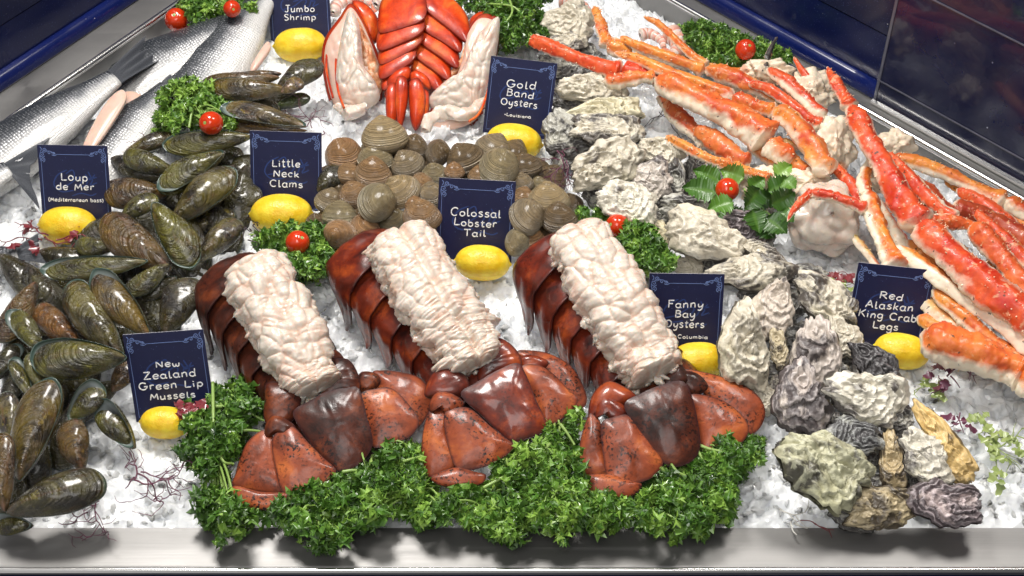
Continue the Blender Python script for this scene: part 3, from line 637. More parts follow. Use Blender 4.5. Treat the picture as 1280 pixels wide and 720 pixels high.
for (x, y, r, z, tx, ty, lab) in (
    (221, 25, 15, .035, 30, 0, "cherry tomato lying alone just left of the parsley at the back left corner"),
    (290, 11, 11, .075, 60, 20, "cherry tomato nestled in the parsley at the back left corner"),
    (264, 154, 15, .085, 50, -20, "cherry tomato set in parsley above the mussels, half orange"),
    (372, 303, 15, .062, 20, 30, "cherry tomato half buried in curly parsley below the Little Neck Clams lemon"),
    (772, 282, 15, .055, 40, -40, "cherry tomato tucked behind the meat of the rightmost raw lobster tail"),
    (909, 237, 15, .082, 45, 10, "cherry tomato on flat celery leaves beside the oysters"),
    (932, 62, 13, .09, 30, 15, "cherry tomato in parsley against the blue wall behind the crab legs")):
    P = G(x, y, z); R = r / ppm(P)
    if tm is None: tm = tomato_mesh().build("cherry_tomato", MAT['tomato']); o = tm
    else: o = bpy.data.objects.new("cherry_tomato", tm.data); COL.objects.link(o)
    m = MB(); a = np.linspace(0, 2 * np.pi, 14, endpoint=False); q = np.stack([np.cos(a), np.sin(a), a * 0], 1); rr_ = .17 * (1 + .25 * np.cos(a * 5))[:, None]
    m.add(np.concatenate([q * rr_ + (0, 0, .985), q * rr_ * .5 + (0, 0, 1.015), [[0, 0, 1.0]]]), [[k, (k + 1) % 14, 14 + (k + 1) % 14, 14 + k] for k in range(14)] + [[14 + k, 14 + (k + 1) % 14, 28] for k in range(14)]); m.build("stem_scar", MAT['stem'], o)
    o.matrix_world = at(P) @ Matrix.Rotation(math.radians(tx), 4, 'X') @ Matrix.Rotation(math.radians(ty), 4, 'Y') @ Matrix.Scale(R, 4); tag(o, lab, "tomato", "cherry tomatoes")

# ================================================================== SHELLFISH
def valve(outline, C, U, zf, n=56, nr=16, thick=.03, inset=.035, disp=None, floor=.35):
    """one shell valve: outer skin over an outline, pale inner skin, rim between"""
    Oo = crom(outline, n, True); C = np.asarray(C, float); U = np.asarray(U, float)
    r = np.sin(np.linspace(0, 1, nr + 1)[1:] * math.pi / 2)
    XY = np.concatenate([C[None], (C + r[:, None, None] * (Oo - C)).reshape(-1, 2)]); rr = np.concatenate([[0], np.repeat(r, n)])
    z = zf(rr, XY)
    d = XY - U; th = np.arctan2(d[:, 1], d[:, 0]); R = np.hypot(d[:, 0], d[:, 1])
    e = Oo - U; te = np.arctan2(e[:, 1], e[:, 0]); Re = np.hypot(e[:, 0], e[:, 1]); 
    # boundary distance from the umbo in each direction
    bins = np.linspace(-np.pi, np.pi, 181); fine = crom(outline, 1400, True) - U; tf = np.arctan2(fine[:, 1], fine[:, 0]); Rf = np.hypot(fine[:, 0], fine[:, 1])
    bi = np.clip(np.digitize(tf, bins) - 1, 0, 179); Rm = np.zeros(180); np.maximum.at(Rm, bi, Rf); Rm = np.where(Rm == 0, Rm.mean() * .15, Rm)
    g = np.clip(R / np.interp(th, (bins[:-1] + bins[1:]) / 2, Rm), 0, 1); g = np.maximum(g, np.where(rr > .999, .995, 0)); 
    V = np.c_[XY, z]
    if disp is not None: V = disp(V, rr, g)
    V2 = np.c_[C + (V[:, :2] - C) * (1 - inset), np.maximum(V[:, 2] * .86 - thick * .5, V[:, 2] * floor)]; V2[rr > .999, 2] = V[rr > .999, 2] - .002
    F = polar(nr, n); N = len(V); m = MB()
    m.add(V, F, 0, g=g); m.add(V2, [list(f)[::-1] for f in F], 1, g=rr)
    base = 1 + (nr - 1) * n
    m2 = [[base + k, N + base + k, N + base + (k + 1) % n, base + (k + 1) % n] for k in range(n)]
    m.F += m2; m.MI += [1] * n
    return m, V, g
MOUT = [(0, .01), (.03, .05), (.12, .10), (.28, .165), (.46, .215), (.64, .232), (.82, .195), (.94, .10), (1.0, -.03), (.95, -.135), (.82, -.19), (.62, -.2), (.4, -.165), (.2, -.11), (.06, -.05), (.01, -.02)]
MOUT = [(a - .5, b) for a, b in MOUT]
def mus_valve(seed, H, flip):
    rg = np.random.default_rng(seed); ol = [(x + rg.normal() * .006, y * rg.uniform(.95, 1.05)) for x, y in MOUT]
    zf = lambda r, XY: H * np.clip(1 - r ** 2.1, 0, 1) ** .62 * (1 - .28 * np.clip(XY[:, 0] + .1, 0, 1) ** 1.3)
    def dp(V, r, g):
        V = V.copy(); V[:, 2] += (.004 * np.sin(g * 42 + fbm(V * 4, seed, 2) * 2) + .010 * fbm(V * 5, seed + 5, 3)) * (1 - r ** 6); return V
    m, V, g = valve(ol, (-.10, .0), (-.5, 0), zf, 60, 16, .02, .018, dp)
    if flip:
        for a in m.V: a[:, 2] *= -1
        m.F = [list(f)[::-1] for f in m.F]
    return m
MUS = []
for k in range(4):
    pr = []
    for fl in (False, True):
        o = mus_valve(20 + k, .155 + .015 * (k % 3), fl).build("valve", [MAT['mussel'], MAT['mussel_in']]); pr.append(o.data); bpy.data.objects.remove(o)
    MUS.append(pr)
def meat_mesh():
    m = MB(); n, k = 24, 18; th = np.linspace(.05, np.pi - .05, n); a = np.linspace(0, 2 * np.pi, k, endpoint=False)
    V = np.stack([np.cos(th)[:, None] * .36 + a * 0, np.sin(th)[:, None] * .11 * np.cos(a), np.sin(th)[:, None] * .05 * np.sin(a)], -1)
    V = V * (1 + .25 * fbm(V * 9, 6, 3))[..., None]; return m.add(V.reshape(-1, 3), list(gridf(n, k, wv=True)) + [list(range(k))[::-1], [(n - 1) * k + j for j in range(k)]])
MEAT = meat_mesh().build("meat", MAT['mussel_meat']); MEATD = MEAT.data; bpy.data.objects.remove(MEAT)
MG = "green lip mussels in the pile"
def mussel(ux, uy, rx, ry, w, z, lab, gape=0, roll=0, tilt=25, tone=1.0, col=(1, 1, 1), meat=False, share=False, side=1):
    ex, ey = (rx - ux) * .06, (ry - uy) * .06; M4, L, s = frame(ux - ex, uy - ey, rx + ex, ry + ey, z, tilt, roll); wy = (w * 1.10 / s) / (.435 * L)
    t = thing("green_lip_mussel", lab, "mussel", M4, MG); k = int(RNG.integers(4)); c = (*[tone * a * .92 for a in col], 1)
    sc = Matrix.Diagonal((L, L * wy * side, L * min(wy, 1.15) * .95, 1)); yh = .2 * L * wy * side
    for i, sg in enumerate((1, -1)):
        o = inst(MUS[k][i], "valve", t, c)
        R = Matrix.Translation((0, yh, 0)) @ Matrix.Rotation(sg * math.radians(gape / 2) * side, 4, 'X') @ Matrix.Translation((0, -yh, 0)); o.matrix_local = R @ Matrix.Translation((0, 0, sg * .0004)) @ sc
    if meat:
        o = inst(MEATD, "meat", t); o.matrix_local = Matrix.Translation((0, -.04 * L, 0)) @ Matrix.Scale(L, 4)
    return t
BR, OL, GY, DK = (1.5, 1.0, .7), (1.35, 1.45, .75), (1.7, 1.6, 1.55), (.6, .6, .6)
A, B_, C_, D_ = .022, .04, .058, .074
for a in (
 # umbo, round end, width, z, label, options
 (308, 171, 210, 183, 32, C_, "long olive mussel lying level just below the tomato set in parsley", dict(gape=10, col=OL)),
 (160, 190, 213, 170, 22, B_, "grey worn mussel at the upper left corner of the mussel pile", dict(col=GY)),
 (213, 212, 157, 194, 27, C_, "yellow-tipped mussel under the grey one at the pile's upper left edge", dict(col=OL)),
 (203, 224, 150, 210, 20, B_, "dark thin-edged mussel below the yellow-tipped one", dict(col=DK)),
 (276, 193, 202, 233, 36, D_, "gaping mussel with teal lip under its upper valve, top of the pile", dict(gape=24, col=OL, side=-1)),
 (220, 276, 288, 214, 44, C_, "broad mussel with a white scraped tip and a teal rim at its round end", dict(gape=8, col=(1.4, 1.3, .9))),
 (206, 241, 133, 241, 40, B_, "dark smooth mussel partly hidden by the right edge of the Loup de Mer card", dict(col=BR)),
 (153, 272, 194, 246, 26, C_, "short olive mussel leaning on the dark one beside the Loup de Mer card", dict(col=OL)),
 (193, 258, 241, 328, 42, D_, "glossy mussel with a yellow patch on its round end, standing steeply in mid pile", dict(gape=12, col=OL, tone=1.1)),
 (209, 334, 131, 276, 48, D_, "big dark brown mussel, pale pointed tip down, left of the yellow-patched one", dict(col=BR)),
 (146, 308, 96, 307, 24, B_, "small olive mussel poking out from under the big dark brown one", dict(col=OL, gape=6)),
 (178, 327, 58, 340, 30, D_, "long olive mussel lying level with a teal gaping lower lip", dict(gape=20, col=OL, side=1)),
 (238, 289, 291, 266, 20, A, "flat grey mussel half sunk in ice left of the Little Neck Clams lemon", dict(col=GY)),
 (251, 324, 297, 277, 32, B_, "grey hairy mussel at the right edge of the pile above the first raw lobster tail", dict(col=GY)),
 (270, 190, 303, 204, 28, A, "dark mussel showing a teal rim left of the Little Neck Clams card", dict(col=DK)),
 (287, 228, 318, 198, 30, A, "black mussel half behind the Little Neck Clams card", dict(col=DK)),
 (284, 262, 322, 236, 34, A, "black mussel low between the pile and the Little Neck Clams card", dict(col=DK)),
 (75, 364, 27, 342, 28, A, "small dark mussel at the left edge of the pile under red seaweed", dict(col=DK)),
 (43, 356, 4, 424, 36, C_, "brown mussel with a bright white tip at the far left", dict(col=BR)),
 (50, 438, 15, 390, 28, D_, "gaping mussel with orange meat at the far left", dict(gape=26, col=OL, meat=True, side=-1)),
 (99, 430, 47, 386, 32, C_, "orange brown mussel resting against the gaping one on the left", dict(col=(2.2, 1.1, .6))),
 (150, 442, 88, 358, 44, D_, "large mussel with a broad pale sheen and olive tip, above the New Zealand card", dict(col=(1.4, 1.35, 1.0), gape=8)),
 (184, 416, 120, 345, 40, D_ + .012, "gaping olive and amber mussel with its dark inside turned right", dict(gape=24, col=(1.7, 1.25, .5), side=1)),
 (209, 332, 161, 366, 27, C_, "green mussel with a bright streak below the big dark brown one", dict(col=OL)),
 (218, 348, 172, 372, 24, B_, "black mussel with a pale rim under the green streaked one", dict(col=DK, gape=16)),
 (208, 414, 240, 350, 46, C_, "dark barnacled mussel touching the first raw lobster tail", dict(col=(.9, .85, .8))),
 (152, 446, 44, 449, 50, D_, "fat greenish brown mussel with pale teal open lip on its left end", dict(gape=18, col=OL)),
 (142, 488, 170, 450, 28, B_, "brown mussel half hidden behind the New Zealand card", dict(col=BR)),
 (-14, 476, 26, 434, 28, B_, "open mussel showing orange meat at the left border", dict(gape=34, col=DK, meat=True)),
 (38, 496, 16, 450, 20, C_, "narrow gaping mussel standing on edge below the fat greenish one", dict(gape=30, col=OL, roll=40)),
 (54, 488, 36, 444, 20, C_, "thin olive valve beside the narrow gaping mussel", dict(col=OL, roll=30)),
 (26, 594, 60, 478, 52, D_, "very large brown mussel with a teal edged round top at the lower left", dict(gape=10, col=(1.5, 1.2, .8))),
 (88, 522, 126, 482, 34, C_, "gaping mussel with black inside and teal rim left of the New Zealand card", dict(gape=34, col=OL, side=-1)),
 (166, 556, 126, 506, 34, B_, "open mussel with a hollow black lower valve, nearest to the New Zealand lemon", dict(gape=46, col=OL, side=1, tilt=30)),
 (103, 584, 86, 528, 38, C_, "brown mussel with a white point aimed at the front left ice", dict(col=BR)),
 (24, 562, 4, 494, 32, C_, "grey and green mussel at the left border above the big front one", dict(col=GY)),
 (6, 634, 0, 545, 36, D_, "brown pointed mussel cut by the left border near the front", dict(col=BR)),
 (16, 640, 127, 602, 52, C_, "single large dark mussel lying at the front left by purple seaweed", dict(col=(1.05, 1.05, .9), roll=-8)),
 (38, 656, -8, 654, 26, .022, "gaping mussel with teal lower valve resting on the steel ledge", dict(gape=36, col=OL, side=1)),
 (4, 505, 26, 474, 26, B_, "dark mussel between the narrow gaping one and the left border", dict(col=DK, gape=14)),
 (355, 112, 266, 110, 30, C_, "long brown mussel with golden streaks at the top of the back mussel group", dict(col=(1.5, 1.2, .6), gape=8)),
 (344, 97, 258, 104, 24, B_, "mussel just behind the long golden streaked one", dict(col=BR)),
 (349, 92, 300, 97, 15, B_, "thin brown mussel edge at the very back of the mussels", dict(col=BR)),
 (350, 110, 399, 80, 32, C_, "dark mussel standing up at the back right, under the Jumbo Shrimp lemon", dict(col=DK, tone=1.6)),
 (353, 115, 377, 101, 20, D_, "small purplish white mussel tip beside the standing dark one", dict(col=(2.6, 2.0, 2.1))),
 (346, 134, 385, 121, 18, A, "small dark green mussel below the standing dark one", dict(col=(.8, 1.3, .7))),
 (377, 156, 281, 134, 27, D_, "open brown mussel with a dark gap, above the Little Neck Clams card", dict(gape=24, col=(1.8, 1.5, 1.2), side=-1)),
 (378, 163, 286, 158, 15, C_, "flat amber valve directly on top of the Little Neck Clams card", dict(col=(2, 1.3, .5))),
 (399, 238, 426, 211, 27, B_, "lone black mussel between the Little Neck Clams card and the clams", dict(col=DK)),
): mussel(*a[:7], **a[7])
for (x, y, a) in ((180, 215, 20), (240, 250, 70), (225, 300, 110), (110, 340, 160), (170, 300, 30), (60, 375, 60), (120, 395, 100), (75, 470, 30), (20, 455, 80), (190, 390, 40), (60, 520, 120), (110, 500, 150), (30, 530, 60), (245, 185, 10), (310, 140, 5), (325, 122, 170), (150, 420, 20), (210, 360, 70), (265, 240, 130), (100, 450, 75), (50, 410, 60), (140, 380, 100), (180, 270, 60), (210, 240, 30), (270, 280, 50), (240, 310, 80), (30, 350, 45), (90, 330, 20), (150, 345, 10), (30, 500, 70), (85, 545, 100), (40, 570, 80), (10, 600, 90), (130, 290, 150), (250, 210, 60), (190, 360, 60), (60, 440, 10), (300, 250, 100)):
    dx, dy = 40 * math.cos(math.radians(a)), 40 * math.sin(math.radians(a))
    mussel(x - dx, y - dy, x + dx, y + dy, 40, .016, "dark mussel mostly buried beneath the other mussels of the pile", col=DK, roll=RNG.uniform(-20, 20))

# ---- clams
COUT = [(-.07, .43), (.08, .41), (.30, .29), (.47, .07), (.47, -.12), (.31, -.31), (.05, -.41), (-.22, -.38), (-.41, -.24), (-.49, -.02), (-.44, .17), (-.29, .33), (-.15, .42)]
def clam_valve(seed, flip):
    H = .40
    zf = lambda r, XY: H * np.clip(1 - r ** 2.2, 0, 1) ** .60 * (1 + .30 * np.clip(XY[:, 1], -.4, .4)) * (1 + .10 * np.exp(-((XY[:, 0] + .06) ** 2 + (XY[:, 1] - .3) ** 2) / .02))
    def dp(V, r, g):
        V = V.copy(); V[:, 2] += .006 * np.sin(g * 70 + 1.5 * fbm(V * 3, seed, 2)) * (1 - r ** 8) + .008 * fbm(V * 4, seed, 3) * (1 - r ** 6); return V
    m, V, g = valve(COUT, (-.03, .10), (-.06, .42), zf, 56, 18, .03, .04, dp)
    if flip:
        for a in m.V: a[:, 2] *= -1
        m.F = [list(f)[::-1] for f in m.F]
    return m
CL = []
for k in range(3):
    pr = []
    for fl in (False, True):
        o = clam_valve(40 + k, fl).build("valve", [MAT['clam'], MAT['clam_in']]); pr.append(o.data); bpy.data.objects.remove(o)
    CL.append(pr)
def clam(cx, cy, w, ang, tilt, roll, z, lab, gape=2, tone=(1, 1, 1)):
    w = w * 1.07; dx, dy = w / 2 * math.cos(math.radians(ang)), w / 2 * math.sin(math.radians(ang))
    M4, L, s = frame(cx - dx, cy - dy, cx + dx, cy + dy, z, tilt - 16 + RNG.uniform(-22, 14), roll + RNG.uniform(-24, 24))
    M4 = M4 @ Matrix.Rotation(RNG.uniform(-.35, .35), 4, 'Z')
    t = thing("littleneck_clam", lab, "clam", M4, "littleneck clams in the pile"); k = int(RNG.integers(3)); c = (*tone, 1)
    for i, sg in enumerate((1, -1)):
        o = inst(CL[k][i], "valve", t, c)
        o.matrix_local = Matrix.Translation((0, .4 * L, 0)) @ Matrix.Rotation(sg * math.radians(gape / 2), 4, 'X') @ Matrix.Translation((0, -.4 * L, sg * .0003)) @ Matrix.Scale(L, 4)
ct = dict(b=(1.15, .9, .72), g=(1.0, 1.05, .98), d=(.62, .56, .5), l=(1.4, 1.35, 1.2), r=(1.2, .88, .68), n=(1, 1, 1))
for a in (
 (481, 173, 56, 2, 10, 0, .062, "largest topmost clam at the back of the pile, greyish and lying flat", 'l', 2),
 (431, 196, 40, -28, 20, 25, .04, "reddish clam at the back left corner of the clam pile", 'r', 2),
 (470, 200, 46, -4, 0, 0, .045, "gaping clam right under the largest topmost one", 'g', 10),
 (518, 186, 38, 5, 30, -10, .04, "brown shaded clam right of the largest topmost one", 'd', 2),
 (547, 192, 34, 80, 40, 20, .05, "dark glossy clam with its hinge turned to the front", 'd', 2),
 (510, 207, 42, -12, 35, 10, .055, "shiny round clam in the middle of the back row", 'n', 2),
 (583, 201, 50, -22, 25, 0, .055, "clam with a dark open gap at the right of the back row", 'd', 14),
 (616, 191, 48, 25, 35, 0, .05, "smooth brown clam left of the Gold Band lemon", 'n', 2),
 (623, 212, 44, 55, 40, 10, .06, "banded clam leaning over the Colossal card's upper right corner", 'g', 6),
 (658, 210, 38, -8, 30, 0, .04, "dark clam right below the Gold Band lemon", 'd', 2),
 (544, 220, 36, -5, 35, 0, .05, "clam with a pale front rim left of the Colossal card", 'g', 2),
 (568, 215, 25, 10, 35, 0, .062, "small reddish clam above the Colossal card", 'r', 2),
 (467, 218, 46, 2, 10, 0, .055, "tan flat clam lying over the middle left of the pile", 'b', 4),
 (436, 220, 32, 10, 15, 0, .04, "small brown clam below the reddish corner clam", 'b', 2),
 (444, 245, 42, -25, 45, 0, .055, "round tan brown clam at the left of the pile", 'b', 2),
 (412, 254, 38, 20, 45, -20, .04, "clam beside the Little Neck Clams card, ribbed and tan", 'n', 2),
 (470, 254, 46, 108, 45, 0, .075, "big ribbed clam standing on its edge near the centre left", 'g', 4),
 (502, 240, 46, -48, 45, 0, .066, "pale grey ringed clam behind the big standing one", 'l', 4),
 (527, 234, 34, 80, 35, 20, .045, "narrow clam between the pale ringed one and the Colossal card", 'b', 2),
 (540, 245, 38, 5, 40, 0, .055, "clam half hidden by the left edge of the Colossal card", 'n', 2),
 (425, 272, 44, 2, 20, 0, .05, "flat greyish clam above the parsley below Little Neck", 'g', 2),
 (426, 292, 42, 5, 25, 180, .055, "brown clam with its hinge forward at the lower left of the pile", 'r', 2),
 (395, 279, 26, 5, 20, 0, .03, "little dark clam right of the Little Neck lemon", 'd', 2),
 (491, 275, 36, -4, 25, 0, .045, "low clam just above the middle raw lobster tail's meat", 'g', 2),
 (528, 271, 48, 3, 40, 0, .055, "wide tan clam left of the Colossal card above the middle tail", 'b', 2),
 (518, 256, 24, -15, 25, 0, .06, "small orange brown clam between larger ones at the centre", 'r', 2),
 (453, 290, 36, 80, 35, 0, .045, "dark brown clam behind the middle raw tail's left top", 'r', 2),
 (442, 310, 40, -10, 30, 0, .03, "pale clam touching the top of the middle raw lobster shell", 'l', 2),
 (658, 272, 46, 60, 45, 0, .06, "large brown clam right of the Colossal card", 'n', 2),
 (686, 252, 52, 14, 25, 0, .055, "big banded clam at the right end of the clam pile", 'l', 4),
 (699, 275, 46, -4, 12, 0, .055, "dark greenish flat clam above the rightmost raw tail's meat", 'd', 2),
 (654, 248, 30, 10, 30, 0, .045, "small tan clam right beside the Colossal card", 'b', 2),
 (653, 229, 28, 15, 35, 0, .045, "brown clam at the Colossal card's upper right side", 'n', 2),
 (674, 233, 26, 0, 30, 0, .035, "small grey clam next to the purple seaweed", 'g', 2),
 (662, 300, 40, 10, 30, 0, .035, "reddish clam between the Colossal card and the rightmost tail", 'r', 2),
 (646, 303, 34, 85, 40, 0, .04, "greenish clam peeking from behind the Colossal card", 'g', 2),
 (599, 220, 30, 0, 30, 0, .05, "tan clam whose top shows over the Colossal card", 'b', 2),
 (450, 275, 30, 60, 30, 0, .035, "dark clam wedged below the big standing one", 'd', 2),
 (466, 187, 30, 0, 15, 0, .035, "grey clam squeezed under the largest topmost one", 'g', 2),
): clam(*a[:8], gape=a[9], tone=ct[a[8]])
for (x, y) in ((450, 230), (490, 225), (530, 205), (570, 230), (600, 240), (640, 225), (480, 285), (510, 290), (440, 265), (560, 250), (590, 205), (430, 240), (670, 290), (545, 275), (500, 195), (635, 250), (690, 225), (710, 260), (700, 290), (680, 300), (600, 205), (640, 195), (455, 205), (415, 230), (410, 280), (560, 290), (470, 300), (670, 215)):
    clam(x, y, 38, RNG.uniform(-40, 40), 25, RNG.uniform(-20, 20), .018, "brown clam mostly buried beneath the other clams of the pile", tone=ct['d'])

# ---- oysters
def oyster(x1, y1, x2, y2, w, z, lab, tint=(1, 1, 1), dark=.0, tilt=30, roll=0, flakes=6, rough=1.0, ridges=0, H=.20, teeth=0, seed=None):
    M4, L, s = frame(x1, y1, x2, y2, z, tilt, roll); sd = seed or int(abs(x1 * 7 + y1 * 13)) % 997; rg = np.random.default_rng(sd)
    asp = (w / s) / L; L = L * 1.10; dark = dark + .14 + .04 * rg.random()
    t = thing("oyster", lab, "oyster", M4, "oysters in their shells")
    n, nr = 96, 32; ph = np.linspace(0, 2 * np.pi, n, endpoint=False)
    base = np.stack([np.cos(ph), np.sin(ph)], 1)
    Rr = 1 + .22 * fbm(np.c_[base * 1.3, np.zeros(n)], sd, 3) + .05 * fbm(np.c_[base * 5, np.zeros(n)], sd + 9, 2)
    Oo = base * Rr[:, None] * .5; nar = np.clip(.5 - Oo[:, 0], 0, 1)
    Oo[:, 1] *= (1.04 - .30 * nar ** 1.8) ; Oo[:, 1] *= asp / max(np.ptp(Oo[:, 1]), 1e-3); Oo[:, 0] *= 1 / np.ptp(Oo[:, 0])
    Oo *= (1 + .05 * fbm(np.c_[base * 9, np.zeros(n) + sd], sd, 3))[:, None]
    if teeth: Oo *= (1 + teeth * np.abs(np.sin(ph * 8 + rg.random() * 3)) * np.clip(Oo[:, 0] + .6, 0, 1))[:, None]
    U = np.array([Oo[:, 0].min() - .10, .06 * rg.normal()]); C = np.array([-.08 + .05 * rg.normal(), 0.0])
    r = np.linspace(0, 1, nr + 1)[1:] ** .85
    XY = np.concatenate([C[None], (C + r[:, None, None] * (Oo - C)).reshape(-1, 2)]); rr = np.r_[0, np.repeat(r, n)]; pp = np.r_[0, np.tile(ph, nr)]
    g = np.clip(np.hypot(XY[:, 0] - U[0], XY[:, 1] * 1.15) / .92, 0, 1.1) * .6 + .4 * rr ** 2
    p3 = np.c_[XY, np.full(len(XY), sd * .37)]
    nz = fbm(p3 * 4.2, sd, 4, .45); n2 = fbm(p3 * 15, sd + 4, 4, .6)
    f = (g * flakes * .8 + .95 * nz + .12 * rr * np.sin(pp * 9 + sd) + .12 * n2) % 1.0
    saw = np.where(f < .92, f / .92, (1 - f) / .08)
    fo = 1 - rr ** 4
    zz = H * min(asp, .9) * np.clip(1 - rr ** 2.4, 0, 1) ** .6 + rough * (.052 * saw * (1 - .5 * rr ** 6) + .045 * nz * (.35 + .65 * fo) + .007 * n2)
    if ridges: zz += .022 * np.abs(np.sin(pp * ridges + .8 * nz + sd)) * rr ** 1.6 * np.clip(rr * 2.5 - .8, 0, 1)
    zz += .03 * rr ** 6 * np.sin(pp * 6 + sd) * rough
    XY = XY + (.018 * rough * (saw[:, None] - .4)) * (XY - C) 
    V = np.c_[XY, zz] * L
    kk = dark + .28 * nz * np.ones(len(XY)) + .22 * (rr ** 2 - .4) * (1 if rg.random() < .6 else -.6)
    lowz = -H * .55 * min(asp, .9) * np.clip(1 - rr ** 2.2, 0, 1) ** .6 + .03 * nz - .012 - .02 * rough * saw
    F = polar(nr, n)
    m = MB(); m.add(V, F, g=g, k=np.clip(kk, 0, 1), fr=f, px=XY[:, 1] / (.25 + g), py=XY[:, 0] * .4); m.build("upper_shell", MAT['oyster'], t).color = (*tint, 1)
    V2 = np.c_[XY * (1.02 + .02 * n2[:, None]), lowz + .03 * rr ** 6 * np.sin(pp * 6 + sd) * rough] * L
    V2[:, 2] = np.minimum(V2[:, 2], V[:, 2] - .001)
    m = MB(); m.add(V2, [list(q)[::-1] for q in F], g=g, k=np.clip(kk + .12, 0, 1), fr=f, px=XY[:, 1] / (.25 + g), py=XY[:, 0] * .4); m.build("lower_shell", MAT['oyster'], t).color = (*[a * .8 for a in tint], 1)
    return t
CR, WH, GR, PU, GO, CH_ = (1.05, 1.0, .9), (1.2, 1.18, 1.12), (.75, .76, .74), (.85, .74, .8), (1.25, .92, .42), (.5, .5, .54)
a1, a2, a3, a4 = .022, .04, .055, .07
